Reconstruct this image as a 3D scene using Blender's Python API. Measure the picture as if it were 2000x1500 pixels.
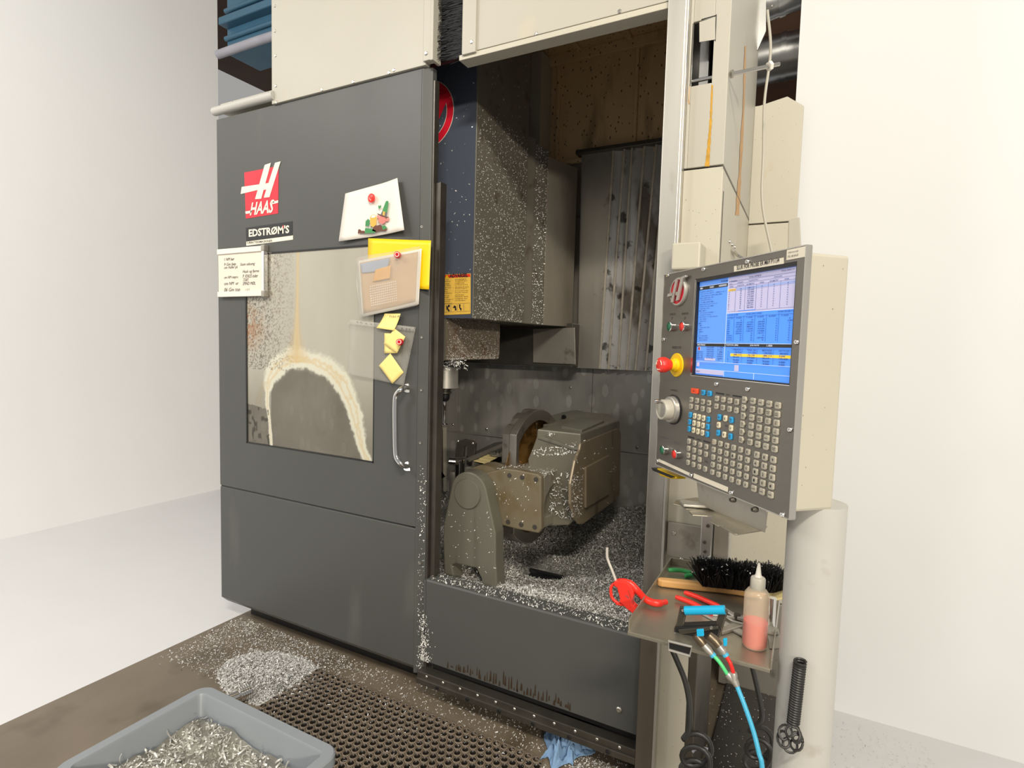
import bpy, bmesh, math, random
import numpy as np
from mathutils import Matrix, Vector
random.seed(7); RNG = np.random.default_rng(7)
for o in list(bpy.data.objects): bpy.data.objects.remove(o)
SC = bpy.context.scene; COL = SC.collection

# ------------------------------------------------------------------ camera
F = 1100.; CX, CY = 1000., 750.
CAM = np.array([0, -1.89, 1.55])
def nrm(v):
    v = np.array(v, float); return v/np.linalg.norm(v)
_y = nrm([585, -62, F]); _d = nrm([-310, 14000, F]); _d = nrm(_d-_y*(_d@_y)); _x = np.cross(_d, _y)
if _x[0] < 0: _x = -_x
R = np.array([_x, _y, -_d])                     # world = R @ (right, down, forward)
cd = bpy.data.cameras.new('camera'); cam = bpy.data.objects.new('camera', cd); COL.objects.link(cam)
cd.sensor_width = 36; cd.lens = 36*F/2000; cd.clip_start = .05; cd.clip_end = 60
m3 = np.array([R[:, 0], -R[:, 1], -R[:, 2]]).T
cam.matrix_world = Matrix([[*m3[0], CAM[0]], [*m3[1], CAM[1]], [*m3[2], CAM[2]], [0, 0, 0, 1]])
SC.camera = cam

# ------------------------------------------------------------------ world, lights, exposure
w = bpy.data.worlds.new('hall'); SC.world = w; w.use_nodes = True
bg = w.node_tree.nodes['Background']; bg.inputs[0].default_value = (1, .98, .95, 1); bg.inputs[1].default_value = .38
def area(name, loc, target, sx, sy, power, col=(1, .95, .86)):
    l = bpy.data.lights.new(name, 'AREA'); l.shape = 'RECTANGLE'; l.size = sx; l.size_y = sy; l.energy = power; l.color = col
    o = bpy.data.objects.new(name, l); COL.objects.link(o); o.location = loc
    o.rotation_euler = (Vector(target)-Vector(loc)).to_track_quat('-Z', 'Y').to_euler(); return o
area('lamp_row_left', (-4.4, -2.6, 4.1), (-1.8, 0, 1.4), 1.3, .16, 16)
area('lamp_row_right', (5.4, -7.6, 3.75), (-.9, .6, 1.9), 1.6,  .35, 460, (1, .90, .74))
area('lamp_row_middle', (.9, -3.4, 4.3), (-1, .6, 1.0), 1.3, .2, 170, (1, .93, .8))
area('fill_left_wall', (-3.6, -3.4, 4.3), (-5.2, -.4, 1.5), 1.8, .3, 100, (1, .97, .93))  # fill light added to brighten the left wall, no known fixture
SC.view_settings.view_transform = 'Standard'; SC.view_settings.look = 'None'
SC.view_settings.gamma = 1; SC.view_settings.exposure = -0.1; SC.view_settings.use_curve_mapping = False

# ------------------------------------------------------------------ pixel -> point on a plane
def ray(px, py): return R @ nrm([px-CX, py-CY, F])
def onY(px, py, Y=0.):
    d = ray(px, py); return CAM+d*((Y-CAM[1])/d[1])
def onX(px, py, X):
    d = ray(px, py); return CAM+d*((X-CAM[0])/d[0])
def onZ(px, py, Z):
    d = ray(px, py); return CAM+d*((Z-CAM[2])/d[2])
A_ = math.radians(43.7)
PP = np.array([-.249, -.49, 0.]); PU = np.array([math.sin(A_), -math.cos(A_), 0]); PW = np.array([-math.cos(A_), -math.sin(A_), 0]); UP = np.array([0, 0, 1.])
def pan(px, py, w=0.):                           # pixel -> (u, v) on the pendant's face
    d = ray(px, py); p = CAM+d*(((PP+PW*w-CAM) @ PW)/(d @ PW)); return (p-PP) @ PU, p[2]
def PWd(u, v, w=0.): return PP+PU*u+PW*w+UP*v

# ------------------------------------------------------------------ materials
def srgb(r, g, b):
    f = lambda c: (c/255/12.92) if c/255 <= .04045 else ((c/255+.055)/1.055)**2.4
    return (f(r), f(g), f(b))
def M(name, c, rough=.5, metal=0., var=.12, scale=6., stretch=(1, 1, 1), bump=0., bscale=60., layers=(), spec=.5, emit=0., rvar=.08, coat=0.):
    m = bpy.data.materials.new(name); m.use_nodes = True; nt = m.node_tree; N = nt.nodes; L = nt.links
    b = N['Principled BSDF']; b.inputs['Roughness'].default_value = rough; b.inputs['Metallic'].default_value = metal
    b.inputs['Specular IOR Level'].default_value = spec; b.inputs['Coat Weight'].default_value = coat
    tc = N.new('ShaderNodeTexCoord')
    def noise(sc, st, det=4):
        mp = N.new('ShaderNodeMapping'); mp.inputs['Scale'].default_value = st; L.new(tc.outputs['Object'], mp.inputs[0])
        n = N.new('ShaderNodeTexNoise'); n.inputs['Scale'].default_value = sc; n.inputs['Detail'].default_value = det
        L.new(mp.outputs[0], n.inputs[0]); return n.outputs['Fac']
    n1 = noise(scale, stretch)
    mx = N.new('ShaderNodeMix'); mx.data_type = 'RGBA'; L.new(n1, mx.inputs[0])
    mx.inputs[6].default_value = (*[x*(1-var*1.6) for x in c], 1); mx.inputs[7].default_value = (*[min(1, x*(1+var*1.6)) for x in c], 1)
    cur = mx.outputs[2]
    for ly in layers:       # (kind, colour, threshold, softness, scale, stretch, strength)
        kind, lc, th, so, sc, st, amt = ly
        if kind == 'noise': f = noise(sc, st, 6)
        elif kind == 'low':                    # oil grime and painted-in shade, thinning out upwards
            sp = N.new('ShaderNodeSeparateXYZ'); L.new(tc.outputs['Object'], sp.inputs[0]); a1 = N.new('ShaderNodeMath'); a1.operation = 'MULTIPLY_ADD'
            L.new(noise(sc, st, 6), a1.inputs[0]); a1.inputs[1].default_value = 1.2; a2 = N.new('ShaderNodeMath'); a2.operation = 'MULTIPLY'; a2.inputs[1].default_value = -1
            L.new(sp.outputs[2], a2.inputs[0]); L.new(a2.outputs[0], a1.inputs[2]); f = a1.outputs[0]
        else:
            mp = N.new('ShaderNodeMapping'); mp.inputs['Scale'].default_value = st; L.new(tc.outputs['Object'], mp.inputs[0])
            v = N.new('ShaderNodeTexVoronoi'); v.inputs['Scale'].default_value = sc; L.new(mp.outputs[0], v.inputs[0])
            iv = N.new('ShaderNodeMath'); iv.operation = 'SUBTRACT'; iv.inputs[0].default_value = 1; L.new(v.outputs['Distance'], iv.inputs[1]); f = iv.outputs[0]
        mr = N.new('ShaderNodeMapRange'); mr.inputs[1].default_value = th; mr.inputs[2].default_value = th+so; mr.inputs[4].default_value = amt
        L.new(f, mr.inputs[0])
        m2 = N.new('ShaderNodeMix'); m2.data_type = 'RGBA'; L.new(mr.outputs[0], m2.inputs[0]); L.new(cur, m2.inputs[6]); m2.inputs[7].default_value = (*lc, 1)
        cur = m2.outputs[2]
    L.new(cur, b.inputs['Base Color'])
    if rvar:
        mr = N.new('ShaderNodeMapRange'); mr.inputs[3].default_value = max(.03, rough-rvar); mr.inputs[4].default_value = min(1, rough+rvar)
        L.new(noise(scale*.7, stretch), mr.inputs[0]); L.new(mr.outputs[0], b.inputs['Roughness'])
    if bump:
        bp = N.new('ShaderNodeBump'); bp.inputs['Strength'].default_value = bump; bp.inputs['Distance'].default_value = .002
        L.new(noise(bscale, stretch), bp.inputs['Height']); L.new(bp.outputs[0], b.inputs['Normal'])
    if emit:
        L.new(cur, b.inputs['Emission Color']); b.inputs['Emission Strength'].default_value = emit
    return m
def clear(m, fac, tint=(1, 1, 1)):               # mixes a see-through part into a material
    nt = m.node_tree; o = nt.nodes['Material Output']; t = nt.nodes.new('ShaderNodeBsdfTransparent'); t.inputs[0].default_value = (*tint, 1)
    mx = nt.nodes.new('ShaderNodeMixShader'); mx.inputs[0].default_value = fac
    nt.links.new(nt.nodes['Principled BSDF'].outputs[0], mx.inputs[1]); nt.links.new(t.outputs[0], mx.inputs[2]); nt.links.new(mx.outputs[0], o.inputs[0]); return m

BR = srgb(70, 48, 26); DK = (.012, .011, .010)
DOOR = M('door_grey_paint', srgb(80, 81, 79), .40, .0, .05, 2.5, (1, 1, .5), .08, 500, [('noise', srgb(120, 119, 112), .62, .2, 5, (1, 1, .3), .35)], spec=.35, rvar=.1)
CREAM = M('cream_paint', srgb(176, 172, 160), .42, 0, .03, 3, layers=[('noise', srgb(196, 184, 154), .63, .15, 7, (1, 1, .5), .4)])
CREAM2 = M('cream_paint_worn', srgb(186, 181, 165), .45, 0, .04, 4, layers=[('voronoi', srgb(60, 48, 30), .93, .03, 60, (1, 1, .6), .8), ('noise', srgb(180, 150, 105), .68, .12, 9, (1, 1, .4), .6)])
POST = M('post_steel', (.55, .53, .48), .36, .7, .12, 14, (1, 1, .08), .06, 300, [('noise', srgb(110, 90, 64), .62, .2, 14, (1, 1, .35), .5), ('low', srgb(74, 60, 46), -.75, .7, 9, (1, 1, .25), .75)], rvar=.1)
STEEL = M('brushed_steel', (.52, .50, .46), .38, .7, .12, 14, (1, 1, .08), .06, 300, [('noise', srgb(110, 90, 64), .62, .2, 14, (1, 1, .35), .5)], rvar=.12)
PANST = M('pendant_steel', (.215, .20, .18), .36, .85, .08, 10, (.1, .1, 1), .05, 300, rvar=.1)
TRAYM = M('tray_steel', (.40, .37, .30), .38, .8, .12, 10, (1, 1, 1), .05, 200, [('noise', srgb(88, 70, 44), .58, .2, 9, (1, 1, 1), .5)])
CHROME = M('chrome', (.8, .79, .77), .12, 1, .05, rvar=.03)
SCREW = M('screw_zinc', (.5, .48, .44), .3, .9, .1)
BACKST = M('splash_sheet', (.40, .385, .36), .38, .5, .25, 5, (1, 1, .4), .05, 80,
           [('voronoi', (.62, .61, .58), .68, .06, 15, (1, 1, .5), .6), ('noise', (.24, .225, .20), .50, .15, 7, (1, 1, .5), .6)], rvar=.1)
LOUV = M('way_cover_steel', (.85, .78, .66), .28, .4, .45, 7, (1, 1, .35), .15, 25,
         [('noise', (.14, .10, .06), .52, .1, 6, (1, 1, .5), .8), ('noise', (.012, .01, .008), .60, .06, 12, (1, 1, 1), .8)], rvar=.12)
LEDGE = M('way_cover_lip', (.62, .56, .46), .4, .4, .2, 30, layers=[('voronoi', DK, .86, .08, 140, (1, 1, 1), .9)])
TAN = M('oily_cream_sheet', srgb(214, 184, 140), .5, 0, .12, 5, (1, 1, .4), .1, 60,
        [('voronoi', DK, .80, .05, 48, (1, 1, .5), .85), ('noise', srgb(54, 40, 22), .56, .2, 9, (1, 1, .25), .6)])
HEADM = M('spindle_cover_sheen_paint', srgb(88, 95, 110), .28, .25, .08, 4, (1, 1, .5), .05, 100, [('noise', srgb(40, 40, 40), .6, .2, 6, (1, 1, .4), .4)], spec=.6)  # cover paint with its blue-grey reflection mixed into the base colour
HEADS = M('spindle_side_paint', srgb(112, 108, 97), .42, .15, .12, 7, (1, 1, .5), .08, 120, [('noise', srgb(66, 50, 34), .58, .12, 12, (1, 1, 1), .55)])
IRON = M('cast_iron_oily', (.26, .235, .19), .42, .3, .18, 10, (1, 1, .6), .2, 120, [('noise', srgb(92, 76, 46), .5, .25, 13, (1, 1, .8), .5), ('noise', DK, .66, .1, 20, (1, 1, 1), .5)])
IRONB = M('arm_oily_paint', srgb(114, 104, 84), .45, .1, .1, 9, (1, 1, .6), .25, 200, [('noise', srgb(96, 80, 46), .47, .25, 12, (1, 1, .8), .7)])
IRONG = M('grey_green_cast', srgb(112, 110, 98), .42, .2, .08, 5, (1, 1, .15), .1, 150, [('noise', srgb(62, 58, 48), .6, .2, 16, (1, 1, .1), .5)])
CASE = M('dark_casing', srgb(134, 120, 98), .38, .2, .12, 5, (1, 1, .4), .08, 90, [('noise', srgb(66, 52, 34), .56, .15, 9, (1, 1, .35), .7)])
RUSTY = M('brown_oily_bore', srgb(98, 72, 36), .3, .4, .3, 22, bump=.3, layers=[('noise', (.015, .01, .006), .55, .1, 30, (1, 1, 1), .8)])
MACH = M('machined_rim', (.40, .37, .33), .3, .85, .15, 12, (1, .3, .3), .05, 100, [('noise', srgb(80, 58, 38), .6, .15, 18, (1, 1, 1), .5)])
BLACK = M('black_plastic', (.012, .012, .013), .35, 0, .2)
RUBBER = M('black_rubber', (.02, .019, .018), .45, 0, .2)
BRIST = M('black_bristle', (.006, .006, .007), .6, 0, .4, 200)
DARKST = M('dark_steel', (.11, .10, .085), .38, .7, .25, 12)
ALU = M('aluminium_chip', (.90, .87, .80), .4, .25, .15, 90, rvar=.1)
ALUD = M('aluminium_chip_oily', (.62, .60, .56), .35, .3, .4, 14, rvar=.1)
PILEB = M('chip_bed', (.25, .24, .22), .5, .5, .6, 90, bump=1., bscale=140)
FLOORM = M('oily_concrete', srgb(122, 110, 94), .38, 0, .22, 3, bump=.15, bscale=30, layers=[('noise', srgb(70, 58, 42), .54, .2, 4, (1, 1, 1), .7), ('noise', srgb(118, 104, 84), .66, .12, 11, (1, 1, 1), .4)])
FLOORP = M('painted_floor', (.80, .80, .81), .5, 0, .02, 2)
FLOORR = M('painted_floor_right', (.62, .62, .63), .5, 0, .02, 2)
WALLR = M('grey_white_wall', (.70, .71, .72), .7, 0, .01, 2)
WALLM = M('white_wall', (.93, .935, .94), .7, 0, .01, 2)
MATM = M('mat_rubber', srgb(120, 106, 90), .5, 0, .15, 10, bump=.2, bscale=120)
RED = M('red_plastic', srgb(236, 52, 40), .35, 0, .05)
REDK = M('red_magnet', srgb(205, 22, 34), .3, 0, .05)
LRED = M('logo_red', srgb(214, 30, 52), .35, 0, .04)
LWHT = M('logo_white', srgb(236, 228, 210), .4, 0, .04, layers=[('noise', srgb(170, 130, 80), .66, .1, 60, (1, 1, 1), .5)])
GREEN = M('green_plastic', srgb(56, 160, 88), .4, 0, .05)
BLUE = M('blue_plastic', srgb(24, 168, 214), .35, 0, .05)
YEL = M('yellow_sheet', srgb(252, 208, 12), .45, 0, .02)
YEL2 = M('yellow_plastic', srgb(240, 196, 16), .4)
WHITE = M('white_paper', srgb(232, 226, 216), .6, 0, .02)
WB = M('whiteboard_face', srgb(226, 218, 202), .2, 0, .02)
LABEL = M('label_tape', srgb(232, 224, 204), .4, 0, .02, layers=[('voronoi', srgb(150, 110, 70), .93, .03, 300, (1, 1, 1), .4)])
INK = M('black_ink', (.02, .02, .022), .5); INKG = M('grey_ink', (.12, .12, .13), .5)
NOTE = M('sticky_note', srgb(246, 224, 140), .6, 0, .02)
WOOD = M('brush_wood', srgb(206, 158, 98), .45, 0, .15, 14, (.2, 1, 1), .05, 60, [('noise', srgb(120, 76, 40), .6, .15, 10, (1, 1, 1), .6)])
WARN = M('warning_yellow', srgb(236, 192, 84), .45, 0, .06, 20, layers=[('noise', srgb(200, 150, 50), .6, .1, 50, (1, 1, 1), .5)])
WORD = M('warning_red', srgb(228, 62, 36), .45)
DUCT = M('galvanised_duct', (.52, .52, .51), .3, .85, .12, 6)
BLUEP = M('blue_painted_beam', srgb(52, 92, 116), .4, 0, .1, 5)
PALEP = M('pale_lagging', srgb(150, 150, 160), .6, 0, .1, 8)
BROWN = M('brown_ceiling', srgb(64, 38, 16), .7, 0, .2, 3)
GLASSC = M('key_cap', srgb(176, 170, 154), .4, 0, .03)
KEYB = M('key_blue', srgb(44, 156, 214), .4); KEYC = M('key_cream', srgb(222, 212, 184), .4); KEYO = M('key_orange', srgb(240, 78, 36), .4); KEYY = M('key_yellow', srgb(236, 190, 80), .4)
SCRB = M('screen_blue', srgb(74, 142, 238), .3, 0, .02, emit=.55); SCRB2 = M('screen_blue_pale', srgb(88, 146, 232), .3, 0, .02, emit=.5)
SCRL = M('screen_lilac', srgb(186, 182, 214), .3, 0, .02, emit=.45); SCRK = M('screen_black', (.02, .022, .02), .3); SCRY = M('screen_yellow', srgb(240, 198, 40), .3, 0, .03, emit=.5)
SCRI = M('screen_ink', srgb(36, 70, 146), .3); SCRW = M('screen_white', srgb(220, 226, 240), .3, emit=.5)
GREYP = M('grey_bin_plastic', srgb(142, 148, 154), .4, 0, .04)
PINK = M('pink_liquid', srgb(240, 62, 76), .3, 0, .04)
POLE = M('grey_pole_paint', srgb(186, 184, 178), .42, 0, .05, 5, layers=[('noise', srgb(150, 140, 122), .63, .1, 12, (1, 1, 1), .5)])
RAGB = M('blue_rag', srgb(120, 152, 188), .8, 0, .25, 12, bump=.3, bscale=150)
PAPR = M('yellowed_paper', srgb(214, 196, 140), .6, 0, .12, 20)
BRASS = M('valve_brass_dirty', (.20, .16, .11), .35, .85, .2, 20)
HG = M('hose_green', srgb(84, 206, 128), .35); HR = M('hose_red', srgb(226, 40, 36), .35); HB = M('hose_blue', srgb(70, 170, 206), .35)
SLEEVE = clear(M('plastic_sleeve', srgb(208, 204, 194), .16, 0, .04, 7, bump=.4, bscale=9, spec=.6), .80)
LGREEN = M('print_green', srgb(64, 140, 82), .6); LPINK = M('print_pink', srgb(226, 128, 118), .6); LBROWN = M('print_brown', srgb(104, 62, 44), .6); LORG = M('print_orange', srgb(230, 172, 80), .6); PBLUE = M('print_pale_blue', srgb(160, 172, 196), .6); PTAN = M('print_tan', srgb(206, 172, 132), .6); PMUG = M('print_gold', srgb(226, 176, 74), .6)
RUST = M('rust_stain', srgb(186, 140, 40), .7, 0, .3, 60); RUST2 = M('rust_stain_pale', srgb(190, 150, 104), .7, 0, .2, 60)
STAIN = M('oil_drip_stain', srgb(58, 44, 30), .4, 0, .3, 60)
TARN = M('grey_sheet_steel', (.42, .39, .34), .38, .75, .12, 7, (1, 1, .5), layers=[('noise', srgb(90, 72, 48), .62, .12, 12, (1, 1, 1), .6)])

# ------------------------------------------------------------------ geometry
WP = {}
class G:
    def __init__(s): s.v = []; s.f = []
    def add(s, vs, fs):
        n = len(s.v); s.v += [tuple(map(float, v)) for v in vs]; s.f += [tuple(i+n for i in f) for f in fs]; return s
    def box(s, x0, x1, y0, y1, z0, z1):
        return s.add([(x0, y0, z0), (x1, y0, z0), (x1, y1, z0), (x0, y1, z0), (x0, y0, z1), (x1, y0, z1), (x1, y1, z1), (x0, y1, z1)],
                     [(0, 3, 2, 1), (4, 5, 6, 7), (0, 1, 5, 4), (1, 2, 6, 5), (2, 3, 7, 6), (3, 0, 4, 7)])
    def obox(s, o, a, b, c):                      # corner + three edge vectors
        o, a, b, c = map(np.array, (o, a, b, c))
        return s.add([o, o+a, o+a+b, o+b, o+c, o+a+c, o+a+b+c, o+b+c], [(0, 3, 2, 1), (4, 5, 6, 7), (0, 1, 5, 4), (1, 2, 6, 5), (2, 3, 7, 6), (3, 0, 4, 7)])
    def prism(s, pts, d):
        pts = [np.array(p, float) for p in pts]; d = np.array(d, float); n = len(pts)
        return s.add(pts+[p+d for p in pts], [tuple(range(n))[::-1], tuple(range(n, 2*n))]+[(i, (i+1) % n, n+(i+1) % n, n+i) for i in range(n)])
    def loft(s, a, b):
        n = len(a); return s.add(list(a)+list(b), [tuple(range(n))[::-1], tuple(range(n, 2*n))]+[(i, (i+1) % n, n+(i+1) % n, n+i) for i in range(n)])
    def pY(s, poly, Y, t): return s.prism([onY(*p, Y) for p in poly], (0, t, 0))
    def pX(s, poly, X, t): return s.prism([onX(*p, X) for p in poly], (t, 0, 0))
    def pZ(s, poly, Z, t): return s.prism([onZ(*p, Z) for p in poly], (0, 0, t))
    def pan(s, poly, w, t): return s.prism([PWd(*pan(*p, w), w) for p in poly], PW*t)
    def panr(s, u0, u1, v0, v1, w, t): return s.prism([PWd(u0, v0, w), PWd(u1, v0, w), PWd(u1, v1, w), PWd(u0, v1, w)], PW*t)
    def rev(s, prof, o, ax=(0, 0, 1), seg=24, cap=True):    # profile (radius, height) revolved about an axis
        o = np.array(o, float); ax = nrm(ax); t = nrm(np.cross(ax, (0, 0, 1) if abs(ax[2]) < .9 else (1, 0, 0))); b = np.cross(ax, t)
        vs = []; fs = []
        for r, h in prof:
            for k in range(seg):
                a = 2*math.pi*k/seg; vs.append(o+ax*h+(t*math.cos(a)+b*math.sin(a))*r)
        for i in range(len(prof)-1):
            for k in range(seg):
                k2 = (k+1) % seg; fs.append((i*seg+k, i*seg+k2, (i+1)*seg+k2, (i+1)*seg+k))
        if cap: fs += [tuple(range(seg))[::-1], tuple(range((len(prof)-1)*seg, len(prof)*seg))]
        return s.add(vs, fs)
    def cyl(s, a, b, r, r2=None, seg=20):
        a, b = np.array(a, float), np.array(b, float); return s.rev([(r, 0), (r if r2 is None else r2, np.linalg.norm(b-a))], a, b-a, seg)
    def tube(s, pts, r, seg=8, closed=False):
        pts = [np.array(p, float) for p in pts]; n = len(pts); vs = []; fs = []; prev = None
        for i, p in enumerate(pts):
            d = nrm(pts[(i+1) % n if closed else min(i+1, n-1)]-pts[i-1 if (i or closed) else 0])
            if prev is None: t = nrm(np.cross(d, (0, 0, 1) if abs(d[2]) < .9 else (1, 0, 0)))
            else: t = nrm(prev-d*(prev @ d))
            prev = t; b = np.cross(d, t); rr = r[i] if hasattr(r, '__len__') else r
            for k in range(seg):
                a = 2*math.pi*k/seg; vs.append(p+(t*math.cos(a)+b*math.sin(a))*rr)
        for i in range(n if closed else n-1):
            j = (i+1) % n
            for k in range(seg):
                k2 = (k+1) % seg; fs.append((i*seg+k, i*seg+k2, j*seg+k2, j*seg+k))
        if not closed: fs += [tuple(range(seg))[::-1], tuple(range((n-1)*seg, n*seg))]
        return s.add(vs, fs)
    def sheet(s, poly, nrmv, t=.0006): return s.prism(poly, np.array(nrmv)*t)
    def obj(s, name, mat, parent=None, bevel=0, smooth=False, org=None, seg=2):
        me = bpy.data.meshes.new(name); V = np.array(s.v)
        if org is None:
            org = WP[parent.name] if parent is not None else np.array([(V[:, 0].min()+V[:, 0].max())/2, (V[:, 1].min()+V[:, 1].max())/2, V[:, 2].min()])
        org = np.array(org, float)
        me.from_pydata([tuple(v) for v in V-org], [], s.f); me.materials.append(mat)
        o = bpy.data.objects.new(name, me); COL.objects.link(o); WP[o.name] = org
        if parent is not None: o.parent = parent; o.location = org-WP[parent.name]
        else: o.location = org
        bm = bmesh.new(); bm.from_mesh(me); bmesh.ops.recalc_face_normals(bm, faces=bm.faces); bm.to_mesh(me); bm.free()
        if smooth:
            for p in me.polygons: p.use_smooth = True
            me.set_sharp_from_angle(angle=math.radians(38))
        if bevel:
            b = o.modifiers.new('bevel', 'BEVEL'); b.width = bevel; b.segments = seg; b.limit_method = 'ANGLE'; b.angle_limit = math.radians(40)
        return o
def tag(o, label=None, cat=None, group=None, kind=None):
    if label: o['label'] = label
    if cat: o['category'] = cat
    if group: o['group'] = group
    if kind: o['kind'] = kind
    return o
def root(name, label, cat, loc, group=None):
    o = bpy.data.objects.new(name, None); COL.objects.link(o); o.empty_display_size = .05; o.location = loc; WP[o.name] = np.array(loc, float)
    return tag(o, label, cat, group)
def inst(src, name, parent, pos):                # copy sharing the mesh, placed at world position pos (its origin)
    o = src.copy(); COL.objects.link(o); o.name = name; o.parent = parent; WP[o.name] = np.array(pos, float)
    o.location = np.array(pos)-WP[parent.name]; return o
def bez(pts, n=8):                               # Catmull-Rom through points
    P = [np.array(p, float) for p in pts]; P = [2*P[0]-P[1]]+P+[2*P[-1]-P[-2]]; out = []
    for i in range(1, len(P)-2):
        for k in range(n):
            t = k/n; out.append(.5*((2*P[i])+(-P[i-1]+P[i+1])*t+(2*P[i-1]-5*P[i]+4*P[i+1]-P[i+2])*t*t+(-P[i-1]+3*P[i]-3*P[i+1]+P[i+2])*t**3))
    return out+[P[-2]]
TX = {}
def text(s, o, r, u, W, H, mat, parent, name='lettering', fit=True, off=.0004, bold=0., shear=0.):
    """lettering s filling the box W x H whose lower left corner is o, along unit vectors r (right) and u (up)"""
    k = (s, bold, shear)
    if k not in TX:
        c = bpy.data.curves.new('t', 'FONT'); c.body = s; c.resolution_u = 2; c.offset = bold; c.shear = shear
        ob = bpy.data.objects.new('t', c); me = bpy.data.meshes.new_from_object(ob)
        TX[k] = ([tuple(v.co) for v in me.vertices], [tuple(p.vertices) for p in me.polygons]); bpy.data.objects.remove(ob); bpy.data.meshes.remove(me); bpy.data.curves.remove(c)
    V, Fs = TX[k]; A = np.array(V)
    if not len(A): return None
    lo, hi = A.min(0), A.max(0); sx = W/(hi[0]-lo[0]) if fit else H/(hi[1]-lo[1]); sy = H/(hi[1]-lo[1])
    o, r, u = np.array(o), np.array(r), np.array(u); n = np.cross(r, u)
    g = G(); g.add([o+r*(a[0]-lo[0])*sx+u*(a[1]-lo[1])*sy+n*off for a in A], Fs)
    me = bpy.data.meshes.new(name); org = WP[parent.name]
    me.from_pydata([tuple(np.array(v)-org) for v in g.v], [], g.f); me.materials.append(mat)
    ob = bpy.data.objects.new(name, me); COL.objects.link(ob); ob.parent = parent; WP[ob.name] = org; return ob
XR = np.array([1., 0, 0])
def textY(s, p0, p1, hpx, Y, mat, parent, **k):   # along pixels p0->p1 on a plane Y=const, height hpx pixels
    a, b = onY(*p0, Y), onY(*p1, Y); c = onY(p0[0], p0[1]-hpx, Y); r = b-a
    return text(s, a, nrm(r), UP if 'up' not in k else k.pop('up'), np.linalg.norm(r), abs(c[2]-a[2]), mat, parent, **k)
def mesh_np(name, V, Fq, mat, parent=None, org=(0, 0, 0)):
    me = bpy.data.meshes.new(name); V = np.asarray(V, np.float32)-np.array(org, np.float32); n, m = len(V), len(Fq); k = Fq.shape[1]
    me.vertices.add(n); me.vertices.foreach_set('co', V.ravel()); me.loops.add(m*k); me.loops.foreach_set('vertex_index', Fq.ravel().astype(np.int32))
    me.polygons.add(m); me.polygons.foreach_set('loop_start', np.arange(0, m*k, k, dtype=np.int32)); me.update(calc_edges=True); me.validate()
    me.materials.append(mat); o = bpy.data.objects.new(name, me); COL.objects.link(o); WP[o.name] = np.array(org, float)
    if parent is not None: o.parent = parent; o.location = np.array(org)-WP[parent.name]
    else: o.location = org
    return o
def chips(name, P, nv, L, Wd, mat, parent=None, curl=1.2, segs=3, lift=.5, org=(0, 0, 0)):
    """small curled metal chips at points P; nv = surface normal(s) they lie on"""
    n = len(P); nv = np.broadcast_to(np.array(nv, float), (n, 3)); d = RNG.normal(size=(n, 3)); d -= nv*(d*nv).sum(1)[:, None]*(1-lift)
    d /= np.linalg.norm(d, axis=1)[:, None]; s = np.cross(d, nv+RNG.normal(size=(n, 3))*lift); s /= np.linalg.norm(s, axis=1)[:, None]; b = np.cross(s, d)
    L = L*RNG.uniform(.4, 1.4, n)[:, None]; Wd = Wd*RNG.uniform(.5, 1.4, n)[:, None]; c = curl*RNG.uniform(.2, 1.5, n)[:, None]
    V = np.zeros((n, 2*(segs+1), 3)); p = P.copy().astype(float); ang = -c*.5
    for i in range(segs+1):
        V[:, 2*i] = p-s*Wd/2; V[:, 2*i+1] = p+s*Wd/2
        p = p+(d*np.cos(ang)+b*np.sin(ang))*L/segs; ang = ang+c/segs
    base = (np.arange(n)*2*(segs+1))[:, None]
    Fq = np.concatenate([base+np.array([[2*i, 2*i+1, 2*i+3, 2*i+2]]) for i in range(segs)])
    o = mesh_np(name, V.reshape(-1, 3), Fq, mat, parent, org); o['kind'] = 'stuff'; return o
def screws(pts, parent, nv=(0, -1, 0), r=.006, h=.003, name='screw', mat=None):
    g = G(); p0 = np.array(pts[0]); g.rev([(r, 0), (r, h*.4), (r*.7, h), (r*.35, h*.98), (r*.3, h*.6)], p0, nv, 10)
    s = g.obj(name, mat or SCREW, parent, org=p0, smooth=True)
    for p in pts[1:]: inst(s, name, parent, p)
def pxY(pts, Y): return [onY(*p, Y) for p in pts]

# ================================================================== SETTING
FL0 = -2.74
tag(G().box(FL0, .09, -2.6, 2.6, -.05, 0).obj('floor', FLOORM), kind='structure')
tag(G().box(.09, 3.2, -2.6, 2.6, -.05, 0).obj('floor', FLOORR), kind='structure')
tag(G().box(-5.25, FL0, -3.2, 2.6, -.05, 0).obj('floor', FLOORP), kind='structure')
tag(G().box(-5.35, -5.25, -3.2, 1.75, 0, 5.4).obj('wall_left', WALLM), kind='structure')
tag(G().box(-.12, 3.2, .86, .94, 0, 4.6).obj('wall_right', WALLR), kind='structure')
tag(G().box(-8, 3.2, 5.2, 5.3, 0, 5.6).obj('wall_back', BROWN), kind='structure')
ceil = tag(G().box(-8, 3.2, .5, 5.2, 5.5, 5.6).obj('ceiling', BROWN), kind='structure')
bb = G().prism([(-4.9, 1.9, 4.3), (-4.75, 1.9, 4.3), (-2.7, 3.6, 3.0), (-2.85, 3.6, 3.0)], (0, .12, .12)).obj('roof_brace', DARKST)
tag(bb, 'dark diagonal roof brace behind the machine at top left', 'beam')
r = root('service_beam', 'blue ribbed service beam with pale lagging running above the machine at top left', 'beam', (-3.7, 1.25, 3.83))
g = G().box(-4.45, -2.9, 1.28, 1.6, 3.9, 4.6); g.box(-4.45, -2.9, 1.2, 1.3, 4.1, 4.16); g.obj('beam_body', BLUEP, r, .01)
g = G(); [g.cyl((-4.45, 1.27, z), (-2.9, 1.27, z), .02, seg=10) for z in (4.02, 4.24, 4.42)]; g.obj('beam_rib', BLUEP, r, smooth=True)
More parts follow.
